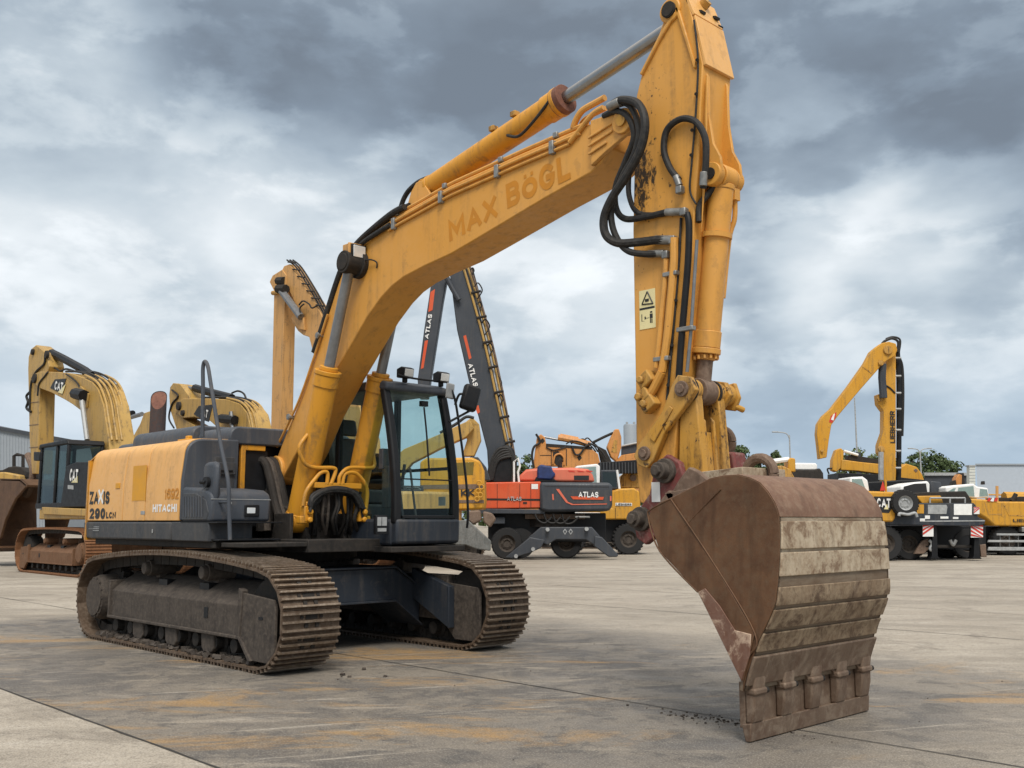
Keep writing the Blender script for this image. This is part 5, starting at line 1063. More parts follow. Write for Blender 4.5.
tp = E_.poly('tarp_cover', [(537, 479), (537.5, 466.5), (541, 464.2), (546, 465.5), (551.5, 466), (553, 471), (556, 474), (552, 480)], -1.15, .7, 'blue', None, .06)
E_.poly('engine_top', [(534, 482), (536, 477), (552, 477), (558, 482)], -1.1, .8, 'black')
bm_ = E_.poly('boom', [(489, 483), (487, 450), (478, 415), (469, 382), (457, 330), (450, 276), (452, 262), (462, 262), (468, 274), (477, 302), (492, 368), (503, 420), (511, 455), (514, 483)], -.45, .8, 'slate', None, .04)
E_.poly('stripe', [(463.3, 336), (466, 335), (471.5, 358), (469, 359.5)], -.462, .02, 'red', bm_, 0); E_.poly('stripe', [(475, 407), (478.5, 405), (480, 412), (477.5, 414)], -.462, .02, 'red', bm_, 0); E_.txt('ATLAS', (467.8, 364), (473.3, 387), (472.6, 362.5), -.48, 'white', bm_)
for i in range(4): E_.tube('hydraulic_pipe', [(463+i*2.2, 266), (473+i*2.4, 300), (485+i*2.5, 345), (496+i*2.4, 395), (506+i*1.9, 440), (511+i*1.5, 462)], -.5+.12*i, .045, ['tan', 'zinc', 'tan', 'brown_steel'][i], bm_)
rnd = random.Random(4)
for i in range(12):
    t = (i+rnd.uniform(-.3, .3))/11; x = 472+37*t; y = 272+172*t; g = rnd.uniform(.35, 1.0); E_.tube('hose', [(x-1, y), (x+3*g, y-4*g), (x+(5+rnd.uniform(0, 3))*g, y+3*g), (x+(4+rnd.uniform(-2, 2))*g, y+9*g), (x+2, y+13*g)], -.4+rnd.uniform(-.1, .3), .026, 'rubber', bm_)
for i in range(3): E_.tube('hose', [(466+i*3, 268), (475+i*3, 298+i*2), (486+i*3.2, 345), (497+i*3, 395+i*2), (507+i*2, 440)], -.42+.2*i, .035, 'rubber', bm_)
for i in range(7):
    t = i/6; x = 473+34*t; y = 292+150*t; E_.tube('pipe_bracket', [(x-2, y+1), (x+8, y-1)], -.55, .05, 'soot', bm_)
E_.poly('pivot_cover', [(484, 483), (490, 462), (498, 448), (506, 444), (514, 449), (516, 460), (515, 478), (512, 483)], -.8, .3, 'black', None, .06); 
for i in range(5): E_.tube('hose', [(488+i, 480), (491+i*1.5, 462), (499+i*2, 449+i*2), (510+i, 450+i*2), (513+i*.6, 466), (512+i*.4, 482)], -.85, .06, 'rubber')
E_.tube('ladder_rail', [(514, 482), (514, 462), (518, 458), (520, 466), (518, 472), (519, 482)], -1.0, .04, 'white', None, False)
st_ = E_.poly('stick', [(417.5, 380), (424, 330), (430.5, 287), (437, 268), (447, 262), (449, 268), (443, 300), (436, 345), (430.5, 380), (428, 398), (419, 398)], -.35, .6, 'slate', None, .04)
E_.poly('stripe', [(430.5, 292), (435, 289), (432.5, 310), (428.3, 312)], -.362, .02, 'red', st_, 0); E_.poly('stripe', [(424.8, 341), (428, 340), (423.5, 368), (420.8, 369)], -.362, .02, 'red', st_, 0); E_.txt('ATLAS', (428.3, 339), (432.3, 314.5), (424.4, 338), -.38, 'white', st_)
E_.tube('stick_cylinder', [(446, 276), (452, 288), (459, 300)], -.6, .10, 'slate', bm_, False)
# chassis, outrigger, wheels
E_.poly('chassis', [(488, 513), (606, 513), (606, 542), (488, 542)], -.7, 1.8, 'black', None, .04); m = MB(); m.lathe((0, 0, 0), [(1.0, 1.15), (1.0, 1.75), (.9, 1.76)], 'z', 28); m.build('slew_ring', M['soot'], rt)
E_.poly('turntable_plate', [(525, 514), (585, 514), (585, 519), (525, 519)], -1.0, 1.5, 'brown_steel')
og = E_.poly('outrigger', [(541, 527), (592, 527), (602, 538.5), (594, 545), (586, 539.5), (556, 539.5), (548, 545), (528, 538)], -1.9, .35, 'slate', None, .03)
E_.poly('outrigger_leg', [(530, 537), (545, 540), (541, 548), (530, 553), (512, 558.5), (505.5, 557.5)], -2.05, .3, 'slate', og, .03); E_.poly('outrigger_leg', [(595, 536), (602, 537), (618.5, 555), (617, 557), (609, 557), (594, 546)], -2.05, .3, 'slate', og, .03)
for px in (565, 570.7): E_.poly('warning_diamond', [(px, 528.5), (px+2.2, 531.5), (px, 534.8), (px-2.2, 531.5)], -1.912, .02, 'zinc', og, 0); E_.poly('diamond_centre', [(px, 530), (px+1.2, 531.5), (px, 533.2), (px-1.2, 531.5)], -1.925, .02, 'slate', og, 0)
for px, py in ((547.5, 529.5), (586.5, 529), (533, 549), (516, 556)): p = E_.P3(px, py, -2.0); m = MB(); m.cyl((p[0], -2.12, p[2]), (p[0], -1.8, p[2]), .07, 12); m.build('outrigger_pin', M['zinc'], og)
for px, y_ in ((507, -1.2), (507, 1.1), (566, -.3), (566, 1.3)):
    p = E_.P(px, 540, y_); wheel(rt, p[0], y_, .56, .56, .46)
m = MB(); p = E_.P(517, 540, -1.2); m.lathe((p[0]+.12, -.75, .56), [(.2, -.2), (.54, -.2), (.54, .2), (.2, .2)], 'y', 24); m.build('wheel', M['tyre'], rt)

for x0, x1, y0_, y1_ in ((497, 497.5, 484, 507.5), (519.5, 520, 484, 507.5), (530.6, 531.1, 484, 507.5)): E_.poly('panel_seam', [(x0, y0_), (x1, y0_), (x1, y1_), (x0, y1_)], -1.256, .012, 'soot', eb, 0)
E_.poly('panel_seam', [(545, 486.3), (609, 486.8), (609, 487.2), (545, 486.7)], -1.458, .015, 'soot', cw, 0)
for px in (480, 493, 506, 517): E_.tube('handrail', [(px, 482), (px, 474)], .9, .03, 'soot')
E_.tube('handrail', [(480, 474), (517, 474)], .9, .03, 'soot', None, False); E_.tube('exhaust_stack', [(560, 468), (560, 462), (562, 459.5)], .2, .09, 'soot'); E_.poly('door_latch', [(523, 502), (527, 502), (527, 504), (523, 504)], -1.26, .02, 'soot', eb, 0)
for i in range(4): E_.tube('chassis_hose', [(535+i*9, 514), (538+i*9, 520+i), (545+i*9, 523), (552+i*9, 517)], -1.3, .035, 'rubber')
E_.poly('tool_locker', [(490, 517), (505, 517), (505, 524), (490, 524)], -1.1, .6, 'slate', None, .03); E_.poly('ladder_step', [(575, 516), (590, 516), (590, 518), (575, 518)], -1.3, .3, 'steel')
# F: yellow wheeled excavator right behind it
F_ = Frame('wheeled_excavator', ground_point(616, 43), YAW, label='yellow wheeled excavator parked behind the red and grey handler', cat='excavator', group=GRP)
rt = F_.root
fb = F_.poly('engine_housing', [(570, 519.5), (570, 508), (612, 508), (612, 491), (620, 488.5), (634, 488), (640, 492), (641, 519.5)], -1.25, 2.5, 'lieb', None, .06); F_.poly('label_strip', [(615.5, 502.8), (632, 503), (632, 506), (615.5, 505.8)], -1.265, .02, 'white', fb, 0); F_.txt('LIEBHERR', (616.2, 505.5), (631.5, 505.7), (616.2, 503.3), -1.28, 'decal_black', fb)
F_.poly('panel_seam', [(615, 508), (615.6, 508), (615.6, 519), (615, 519)], -1.256, .01, 'soot', fb, 0); F_.poly('stripe', [(570, 512), (600, 512.5), (600, 513.5), (570, 513)], -1.262, .02, 'white', fb, 0)
cab_ = F_.poly('cab', [(575, 488), (576, 466), (597, 463.8), (600, 466), (600, 484), (597, 488)], -1.2, 1.0, 'white', None, .05); F_.poly('cab_window', [(577, 468), (596, 466.5), (597, 487), (577, 487)], -1.215, .02, 'dark_glass', cab_, 0)
gc = F_.poly('glass_cabin', [(601, 489), (601, 470), (617.5, 470), (618.5, 489)], -1.1, 1.4, 'slate', None, .03); F_.poly('cab_window', [(602.5, 487), (602.5, 472), (616, 472), (616.5, 487)], -1.115, .02, 'dark_glass', gc, 0); F_.tube('cab_post', [(617, 470), (619.5, 489)], -1.15, .05, 'white', gc)
F_.poly('chassis', [(560, 519), (650, 519), (650, 542), (560, 542)], -.8, 1.8, 'black')
for px, y_ in ((628, -1.1), (628, 1.1), (570, -.8)): p = F_.P(px, 540, y_); wheel(rt, p[0], y_, .62, .62, .5, -1, 'undercarriage', True)
ro = F_.poly('folded_boom', [(599, 462.5), (641, 459.5), (641, 473), (600, 473.5)], -.2, .6, 'black')
for i in range(13): x = 600+i*3.1; F_.poly('rib', [(x, 462.2), (x+1, 462.2), (x+1.2, 473.4), (x+.2, 473.4)], -.24, .05, 'skirt', ro, 0)
bd = F_.poly('clamshell_bucket', [(619, 488), (621, 476), (627, 471), (641, 471), (641, 488)], .3, .8, 'worn_yellow', None, .05); p = F_.P3(633, 478, .25); m = MB(); m.lathe(p, [(.0, -.1), (.14, -.1), (.14, .1), (.0, .1)], 'y', 14); m.build('hinge_boss', M['brown_steel'], bd)
# G: orange excavator whose folded boom shows above
G_ = Frame('excavator', ground_point(580, 52), YAW, label='orange-yellow excavator behind the red hood with its folded boom and pointed arm up', cat='excavator', group=GRP)
rt = G_.root
gb = G_.poly('boom', [(533, 470), (535, 452), (537, 437), (541, 434), (545, 437.5), (546.5, 445.5), (577, 446), (592, 449), (598, 454), (601, 466), (604, 480), (580, 480), (560, 466), (540, 466)], -.4, .8, 'orange', None, .04); G_.tube('hose', [(534, 468), (532, 456), (534, 447), (540, 442), (536, 434)], -.5, .06, 'rubber', gb)
G_.poly('walkway', [(546, 443.5), (592, 447), (592, 449.5), (546, 446.5)], -.42, .9, 'soot', gb, 0); G_.tube('piston_rod', [(544, 437), (560, 440)], -.2, .06, 'grey_rod', gb); G_.tube('arm_cylinder', [(558, 437.5), (572, 440), (590, 444.5)], -.2, .16, 'orange', gb, False); G_.tube('arm_cylinder', [(560, 436), (578, 439.5)], .2, .13, 'orange', gb, False)
G_.tube('hose', [(572, 446), (575, 454), (580, 454), (585, 447), (590, 444)], -.5, .05, 'rubber', gb); G_.tube('hose', [(588, 443), (596, 446), (602, 452), (606, 458)], -.5, .05, 'rubber', gb); G_.poly('linkage', [(598, 446), (606, 450), (612, 462), (602, 464)], -.3, .6, 'soot', gb)
G_.poly('boss', [(577, 457), (580, 455), (582, 458), (579, 461)], -.42, .03, 'soot', gb)
for q in ([(551, 449), (551.7, 449), (551.7, 466), (551, 466)], [(566, 449), (566.8, 449), (566.8, 466), (566, 466)], [(540, 455), (551, 455), (551, 455.6), (540, 455.6)]): G_.poly('panel_seam', q, -.415, .02, 'soot', gb, 0)
G_.poly('pocket', [(553, 452), (558, 451), (563, 456), (562, 465), (556, 465), (553, 460)], -.42, .03, 'soot', gb, 0); G_.tube('hose', [(553, 464), (555, 456), (560, 454), (564, 458), (564, 465)], -.45, .05, 'orange', gb); G_.tube('hose', [(546, 447), (552, 450), (558, 449.5), (566, 447)], -.45, .035, 'rubber', gb); G_.poly('boss', [(540, 440), (543, 438), (545, 441), (542, 444)], -.42, .04, 'soot', gb)
for i in range(4): G_.tube('hose', [(566+i*5, 444), (572+i*5, 441-i), (580+i*4, 442), (588+i*3, 446), (594+i*2, 452)], -.35+.1*i, .035, 'rubber', gb)
ga = G_.poly('pointed_arm', [(607, 447), (611, 437), (615, 429), (619, 429), (621.5, 437), (621.5, 447), (617, 462), (611, 457)], -.3, .6, 'orange', None, .05); G_.poly('pocket', [(611, 452), (614, 440), (617.5, 440), (617, 453)], -.315, .02, 'worn_yellow', ga, 0); G_.tube('piston_rod', [(593, 442.5), (603, 437.5), (613, 433)], -.2, .07, 'soot', ga)
G_.poly('boom_foot', [(614, 463), (622, 455), (641, 452), (641, 462), (618, 464.5)], -.3, .6, 'orange'); G_.poly('upper_arm', [(622, 446), (641, 442), (641, 452), (622, 455)], .4, .5, 'slate'); G_.tube('rail', [(622, 446), (641, 442)], .3, .05, 'zinc')
G_.poly('engine_housing', [(520, 516), (520, 480), (640, 478), (640, 516)], .6, 2.2, 'orange'); 
for s_ in (-1, 1): crawler(rt, s_, 2.5, 1.9, .5, .6, .215, ('shoe', 'soot', 'undercarriage'), False)

# H: tall yellow material handler on the right ------------------------------------------------
H_ = Frame('material_handler', ground_point(888, 46), YAW, label='tall yellow material handler on the right with upright boom and hooked stick', cat='material handler')
rt = H_.root
hb_ = H_.poly('boom', [(883.5, 500), (883.5, 458), (879, 452.5), (879, 445), (883.5, 432), (883.7, 411), (878.5, 404), (877.5, 394.5), (884, 393), (885.5, 372), (887, 355), (890, 348), (896, 350), (896, 500)], -.35, .5, 'lieb', None, .03)
hs = H_.poly('stick', [(877, 346.5), (882, 343), (889, 341.5), (896, 343.5), (897.5, 350), (895, 356), (888, 360), (881.5, 364.5), (878.5, 369), (860, 390), (838, 416), (831.5, 425), (829, 440), (826.8, 457.5), (819.8, 459), (818.5, 446), (817, 434), (818, 424), (823, 416), (831, 409), (848, 387), (865, 363), (871, 351.5)], -.75, .42, 'lieb', None, .03)
H_.poly('warning_patch', [(829, 422), (831, 416), (836.5, 412), (836, 417), (832, 423)], -.762, .02, 'warn_red', hs, 0); H_.poly('white_stripe', [(831, 419.5), (833.3, 414.4), (835, 413.3), (833.5, 420.5)], -.775, .02, 'white', hs, 0)
H_.tube('stick_cylinder', [(882.5, 364), (882, 378), (883.5, 398)], -.5, .18, 'slate', hb_, False)
H_.tube('cable_ladder', [(897.5, 352), (898.8, 380), (899, 420), (898.8, 460), (898, 500)], 0, .12, 'black', hb_); H_.tube('hose', [(898, 356), (902, 366), (903, 392), (902.5, 420), (902, 436)], .1, .07, 'rubber', hb_); H_.tube('hose', [(897, 352), (898, 342), (892, 338.5), (885, 341), (882, 344)], -.2, .06, 'rubber', hb_); H_.tube('hose', [(899, 352), (900, 340), (893, 337), (886, 339)], .1, .05, 'rubber', hb_)
for py in (358, 376, 393, 409, 430, 451, 468): H_.tube('pipe_bracket', [(894, py), (901, py)], -.3, .05, 'zinc', hb_)
H_.tube('cable', [(885, 385), (890, 388), (895, 393)], -.37, .04, 'rubber', hb_); H_.txt('LIEBHERR', (895.2, 443), (894.8, 411), (890.2, 443), -.37, 'decal_black', hb_)
for px, py, r_ in ((888, 350, .22), (880, 399, .14), (881.5, 449, .16), (822, 451, .07), (881, 363, .13)): p = H_.P3(px, py, -.80 if px < 860 or py < 380 else -.38); m = MB(); m.lathe(p, [(.0, .04), (r_, .04), (r_*.85, -.05), (.0, -.06)], 'y', 18); m.build('joint_pin', M['worn_yellow'], hb_)
H_.poly('stiffener', [(884.4, 393), (886, 360), (887, 360), (885.4, 393)], -.365, .02, 'orange_tan', hb_, 0); H_.poly('weld_seam', [(863, 366), (872, 373), (871.4, 373.8), (862.4, 366.8)], -.765, .02, 'worn_yellow', hs, 0)
H_.tube('support_rod', [(881, 452), (881, 480)], -.5, .12, 'zinc', hb_)
hbod = H_.poly('engine_housing', [(866, 510), (866, 482), (900, 480), (925, 480), (925, 510)], -1.2, 2.4, 'black', None, .05)
H_.poly('chassis', [(862, 532), (862, 512), (930, 512), (930, 532)], -1.2, 2.4, 'black')
for px in (872, 922):
    for y_ in (-1.1, 1.1): p = H_.P(px, 540, y_); wheel(rt, p[0], y_, .58, .58, .45)
# I: yellow and black machine just right of the bucket
I_ = Frame('wheel_loader', ground_point(880, 36), YAW, label='yellow machine with a black rear panel peeking out right of the big bucket', cat='loader')
ib = I_.poly('rear_body', [(846, 522), (846, 492), (870, 491), (895, 492), (896.5, 496), (895.5, 518), (893, 522)], -1.0, 2.2, 'lieb', None, .06); I_.poly('rear_panel', [(874, 512), (874, 496.5), (893, 496.5), (892, 508), (889, 513)], -1.012, .02, 'decal_black', ib, 0)
I_.txt('CAT', (877, 507.2), (890.5, 507.8), (877.5, 498), -1.03, 'white', ib); I_.poly('decal_corner', [(884, 509.2), (887, 504), (888.5, 509.4)], -1.035, .01, 'cream', ib, 0)
I_.poly('warning_triangle', [(880, 491), (883, 481), (886, 490.5)], -.9, .03, 'warn_red'); I_.tube('bracket', [(886, 492), (885.5, 480)], -.8, .04, 'lieb'); I_.poly('cab', [(850, 492), (850, 477), (863, 476.5), (868, 480), (870, 492)], -.6, 1.4, 'white', None, .06)
I_.poly('cab_window', [(852, 490), (852, 479), (862, 479), (866, 490)], -.615, .02, 'dark_glass')
for px in (858, 886): p = I_.P(px, 540, -.9); wheel(I_.root, p[0], -.6, .6, .6, .5)
# J: dark crane carrier
J_ = Frame('crane_carrier', ground_point(937, 36.5), YAW, label='dark navy crane carrier seen from the rear with spare tyre and striped warning boards', cat='truck')
rt = J_.root
jd = J_.poly('carrier_deck', [(886, 524.5), (888, 516), (896, 515), (896, 503), (974, 503), (977, 507), (978, 517), (985, 520), (985, 524), (978, 526)], -1.4, 2.8, 'navy', None, .02)
J_.poly('crane_base', [(896, 504), (898, 494), (925, 492), (966, 491), (972, 500), (972, 504)], -.9, 2.0, 'soot', None, .04); J_.poly('yellow_cover', [(916, 496), (941, 495.6), (943.5, 503), (922, 503.6)], -1.1, .5, 'lieb', None, .03)
for nm, q, mt in [('rear_sign', [(917, 504.5), (924, 504.5), (924, 513.5), (917, 513.5)], 'lieb'), ('rear_plate', [(928, 504.8), (946.5, 504.8), (947.5, 507), (946.5, 514), (928, 514)], 'zinc'), ('rear_plate', [(954, 504), (972, 504), (972, 515), (954, 515)], 'white'), ('tail_lamp', [(925, 515.5), (930, 515.5), (930, 519), (925, 519)], 'white'), ('tail_lamp', [(920, 518.5), (925, 518.5), (925, 521.5), (920, 521.5)], 'white'), ('tail_lamp', [(940.5, 516.5), (948.5, 516.5), (948.5, 518.7), (940.5, 518.7)], 'white'), ('tail_lamp', [(953, 517), (958.5, 517), (958.5, 519), (953, 519)], 'white'), ('edge_strip', [(921, 520.7), (985, 520.2), (985, 521.4), (921, 521.9)], 'zinc')]:
    J_.poly(nm, q, -1.415, .03, mt, jd, .004)
J_.txt('HK', (918.2, 508.6), (922.8, 508.6), (918.2, 506), -1.43, 'soot', jd) if False else None
def chevron(x0, x1, y0, y1, yl, par, lean=1):
    b = J_.poly('warning_board', [(x0, y0), (x1, y0), (x1, y1), (x0, y1)], yl, .04, 'white', par, 0); n_ = 3; w_ = (x1-x0)
    for i in range(-2, n_):
        s0 = y0+(y1-y0)*(i+.1)/n_*1.0; hh = (y1-y0)/n_*.5; dy = (y1-y0)*.62*lean
        P = [(x0, s0), (x1, s0+dy), (x1, s0+dy+hh), (x0, s0+hh)]
        P = [(a, min(max(c, y0), y1)) for a, c in P]
        if max(c for a, c in P)-min(c for a, c in P) > .5 and abs(P[0][1]-P[3][1])+abs(P[1][1]-P[2][1]) > .3: J_.poly('red_stripe', P, yl-.012-.001*i, .012, 'warn_red', b, 0)
chevron(923, 933.5, 524.5, 536.5, -1.3, rt, -1); chevron(971, 983, 525, 537.5, -1.3, rt, 1); chevron(974, 979.5, 507, 514, -1.45, rt, -1)
p = J_.P(904.5, 503, -1.6); wheel(rt, p[0], -1.55, p[1], .46, .34, -1, 'zinc').name = 'spare_wheel'
J_.tube('spare_bracket', [(899, 516), (900, 513.5), (908, 514.5), (915, 513), (917, 517)], -1.75, .05, 'zinc')
for px, y_ in ((907, -.5), (907, 1.0), (965, .6), (945, 1.5)): p = J_.P(px, 540, y_); wheel(rt, p[0], y_, .55, .55, .45)
J_.poly('chassis', [(889, 555), (889, 526), (986, 526), (986, 551), (935, 549)], .4, 2.2, 'black')
for x0 in (936, 978): J_.poly('outrigger_foot', [(x0-3, 524), (x0+1, 524), (x0+2, 556), (x0+4, 559), (x0-6, 559), (x0-4, 556)], -1.2, .4, 'black', None, .02)
J_.poly('mud_flap', [(922, 541), (929, 538), (929, 549), (924, 554), (914, 554)], -1.0, .12, 'brown_steel'); J_.poly('mud_flap', [(980, 545), (986, 544), (987, 557), (981, 557)], -1.1, .12, 'brown_steel')
J_.tube('air_hose', [(929, 540), (932, 544), (930, 549), (934, 552)], -1.1, .05, 'zinc')
# K: yellow mobile crane running out of the picture
K_ = Frame('mobile_crane', ground_point(1000, 42), YAW, label='yellow mobile crane with a white cab leaving the right edge of the photo', cat='crane')
rt = K_.root
kb = K_.poly('superstructure', [(964, 503), (964, 498), (985, 499.5), (1000, 501.5), (1070, 502), (1070, 527), (995, 526), (986, 518), (976, 512)], -1.3, 2.6, 'lieb', None, .06); K_.txt('LIEBHERR', (1013, 522), (1048, 522.4), (1013, 519), -1.32, 'decal_black', kb)
K_.poly('panel_seam', [(984.5, 502), (985.3, 502), (989, 514), (1002, 514), (1002, 514.8), (988, 514.8)], -1.31, .015, 'worn_yellow', kb, 0); K_.poly('panel_seam', [(1001.5, 503), (1002.3, 503), (1002.3, 516), (1001.5, 516)], -1.31, .015, 'worn_yellow', kb, 0); K_.poly('panel_seam', [(1003, 504), (1004, 504), (1010, 515), (1030, 515.5), (1030, 516.3), (1009, 515.8)], -1.31, .015, 'worn_yellow', kb, 0)
kc = K_.poly('cab', [(946, 493), (946, 487), (954, 485.5), (974, 483.5), (977, 486.5), (988, 488), (989.5, 497.5), (978, 498.5), (955, 496)], -1.0, 1.8, 'white', None, .05)
for q in ([(947.5, 492), (953, 488.5), (956, 488), (953, 494)], [(957, 495), (958.5, 487.7), (973.5, 486), (974.5, 496.5)], [(979.5, 496.5), (980, 488.8), (987, 489.5), (988.3, 496)]): K_.poly('cab_window', q, -1.015, .02, 'dark_glass', kc, 0)
K_.poly('beacon', [(982.5, 484.5), (983, 481), (985, 481), (985.3, 484.5)], -.5, .2, 'soot', kc); 
for i, px in enumerate((987, 990.5, 994)): K_.poly('warning_stripe', [(px, 501), (px+2, 497.5), (px+4, 498), (px+3, 501.6)], -1.34, .02, 'warn_red' if i != 1 else 'white', kb, 0)
K_.tube('post', [(997, 502), (997, 486)], -.8, .06, 'orange_tan', kb); K_.tube('exhaust_stack', [(1012, 501), (1016, 494)], -.6, .09, 'soot', kb); K_.poly('winch_deck', [(998, 502), (1000, 497.5), (1012, 498), (1020, 496.5), (1070, 497), (1070, 503)], -.5, 1.2, 'soot')
K_.poly('carrier_chassis', [(980, 553), (980, 526), (1075, 527), (1075, 553)], -.6, 1.9, 'black')
for (ya, yb) in ((533.5, 535.5), (540, 542.2), (547, 550.5)): K_.poly('side_guard', [(997 if ya < 536 else 989, ya), (1075, ya+.3), (1075, yb+.3), (997 if ya < 536 else 988, yb)], -1.4, .08, 'zinc', None, .01)
for px in (1000, 1009, 1018, 1032): K_.poly('guard_bracket', [(px, 535), (px+1, 535), (px+1, 548), (px, 548)], -1.3, .08, 'steel')
for px in (1005, 1040): p = K_.P(px, 540, -.9); wheel(rt, p[0], -.9, .58, .58, .45)
for px in (966, 976, 986, 1002, 1018): K_.tube('handrail', [(px, 500), (px, 494.5)], .9, .03, 'lieb')
K_.tube('handrail', [(966, 494.5), (1018, 495)], .9, .03, 'lieb', None, False); K_.tube('boom_section', [(1004, 499), (1070, 499.5)], .3, .30, 'lieb'); K_.poly('step', [(1022, 527), (1032, 527), (1032, 532), (1022, 532)], -1.4, .3, 'steel')
for px in (900, 930, 950, 965): J_.tube('handrail', [(px, 504), (px, 498)], -1.2, .03, 'zinc')
J_.tube('handrail', [(930, 498), (965, 498)], -1.2, .03, 'zinc', None, False); J_.poly('bumper', [(925, 545), (977, 545), (977, 548), (925, 548)], -1.0, .2, 'soot'); J_.tube('tow_hook', [(950, 540), (953, 545), (956, 540)], -1.1, .06, 'steel')
# L: white tank truck, yellow rig and small excavator in the distance
L_ = Frame('tank_truck', ground_point(800, 80), YAW, label='small white tank truck with dark body far behind the bucket', cat='truck')
lt = L_.poly('tank', [(794, 468), (794, 463.5), (797, 462.8), (816, 463), (817.5, 465), (817.5, 470), (795, 470)], -1.2, 2.4, 'white', None, .1); L_.poly('body', [(783, 480), (784, 471), (795, 469.5), (813, 470), (820, 468), (823.5, 473), (824, 480)], -1.3, 2.6, 'soot', None, .1)
L_.poly('chassis', [(783, 520), (783, 480), (824, 480), (824, 520)], -.9, 1.8, 'black')
for px in (792, 814): p = L_.P(px, 520, -1.1); wheel(L_.root, p[0], -1.1, .55, .55, .4)
Y_ = Frame('drill_rig', ground_point(782, 70), YAW, label='yellow rig head on a pale boom just above the bucket rim', cat='rig')
Y_.poly('rig_head', [(788, 472), (788.5, 459.5), (791, 457.5), (795.5, 458.5), (796, 472)], -.6, 1.2, 'lieb', None, .08); Y_.tube('pale_boom', [(769, 462), (789, 459.5)], -.3, .18, 'white'); Y_.poly('knuckle', [(766, 462), (769, 457), (771.5, 459), (772, 463)], -.3, .6, 'tan'); Y_.poly('rig_body', [(776, 480), (777, 466), (782, 465.5), (790, 469), (796, 480)], -.8, 1.6, 'worn_yellow', None, .06); Y_.poly('crawler_base', [(770, 528), (770, 480), (800, 480), (800, 528)], -.9, 1.8, 'soot')
N_ = Frame('excavator', ground_point(868, 60), YAW, label='small yellow excavator with a low level boom between bucket and tall handler', cat='excavator', group=GRP)
nb_ = N_.poly('boom', [(841, 470), (842, 459.5), (860, 462), (880, 464), (903, 466), (906, 463.5), (917, 467), (922, 474), (925, 482), (905, 480), (880, 474), (858, 471)], -.4, .8, 'lieb', None, .04); N_.poly('stick', [(832.5, 470), (833, 460), (836.5, 450), (841, 448), (844, 451), (843.5, 458), (841, 468), (837, 472)], -.3, .6, 'lieb', None, .04)
N_.poly('engine_cover', [(848, 460), (849, 455), (862, 456.5), (880, 459.5), (880, 464), (860, 462)], .2, .7, 'soot'); N_.tube('piston_rod', [(844, 451), (858, 455)], .1, .08, 'white', nb_); N_.poly('boss', [(913.5, 470), (916, 468.5), (918, 470.5), (916, 473)], -.42, .04, 'brown_steel', nb_)
N_.tube('hose', [(829, 474), (827.5, 469), (832, 468.5)], -.2, .05, 'rubber'); N_.poly('engine_housing', [(838, 500), (838, 473), (870, 474), (925, 480), (925, 500)], -1.0, 2.0, 'black')
for s_ in (-1, 1): crawler(N_.root, s_, 2.3, 1.6, .45, .5, .215, ('shoe', 'soot', 'undercarriage'), False)
O_ = Frame('truck', ground_point(916, 42.5), YAW, label='truck with a white cab behind the spare tyre of the navy carrier', cat='truck')
oc = O_.poly('cab', [(900, 498), (901, 486), (915, 482), (928, 481), (930, 484), (930, 494), (928, 498)], -1.0, 1.9, 'white', None, .06); O_.poly('cab_window', [(903, 493), (904, 486.5), (914, 483.8), (926, 483.4), (927.5, 493)], -1.015, .02, 'decal_black', oc, 0); O_.poly('side_box', [(930, 499), (931, 481), (941, 482), (943, 499)], -.8, 1.6, 'slate', None, .03); O_.poly('white_box', [(941, 495), (941, 486.5), (946, 487), (946, 495)], -.7, 1.2, 'white', None, .03); O_.poly('chassis', [(898, 530), (898, 498), (946, 498), (946, 530)], -.9, 1.8, 'black')
Q_ = Frame('loader', ground_point(12, 52), YAW, label='dark machine with a roll bar and yellow front behind the far left stick', cat='loader')
qb = Q_.poly('body', [(-20, 478), (-18, 471), (2, 470), (8, 467), (14, 466), (22, 467), (26, 472), (26, 478)], -1.0, 2.0, 'soot', None, .06); Q_.tube('roll_bar', [(14, 468), (14, 456), (17, 454.5), (23, 455.5), (23, 468)], -.5, .09, 'soot', qb, False); Q_.poly('front_arm', [(-20, 482), (-18, 473), (4, 472), (20, 475), (20, 481)], -1.5, .9, 'tan', None, .06); Q_.poly('chassis', [(-20, 505), (-20, 478), (28, 478), (28, 505)], -.9, 1.8, 'soot')
for px in (-8, 20): p = Q_.P(px, 520, -.9); wheel(Q_.root, p[0], -.9, .8, .8, .6)
R_ = Frame('excavator', ground_point(962, 62), YAW, label='tiny orange excavator arm between the grey shed and the white column', cat='excavator', group=GRP)
R_.poly('stick', [(955, 486), (956.5, 478), (959, 474), (962, 475), (962, 486)], -.3, .6, 'orange', None, .03); R_.poly('linkage', [(960, 484), (959.5, 473), (964, 473), (965, 484)], .1, .5, 'soot'); R_.poly('cylinder', [(951, 486), (953, 481), (956, 480), (957, 486)], -.5, .4, 'soot'); R_.poly('body', [(948, 520), (948, 485), (972, 485), (972, 520)], -.9, 1.8, 'soot')

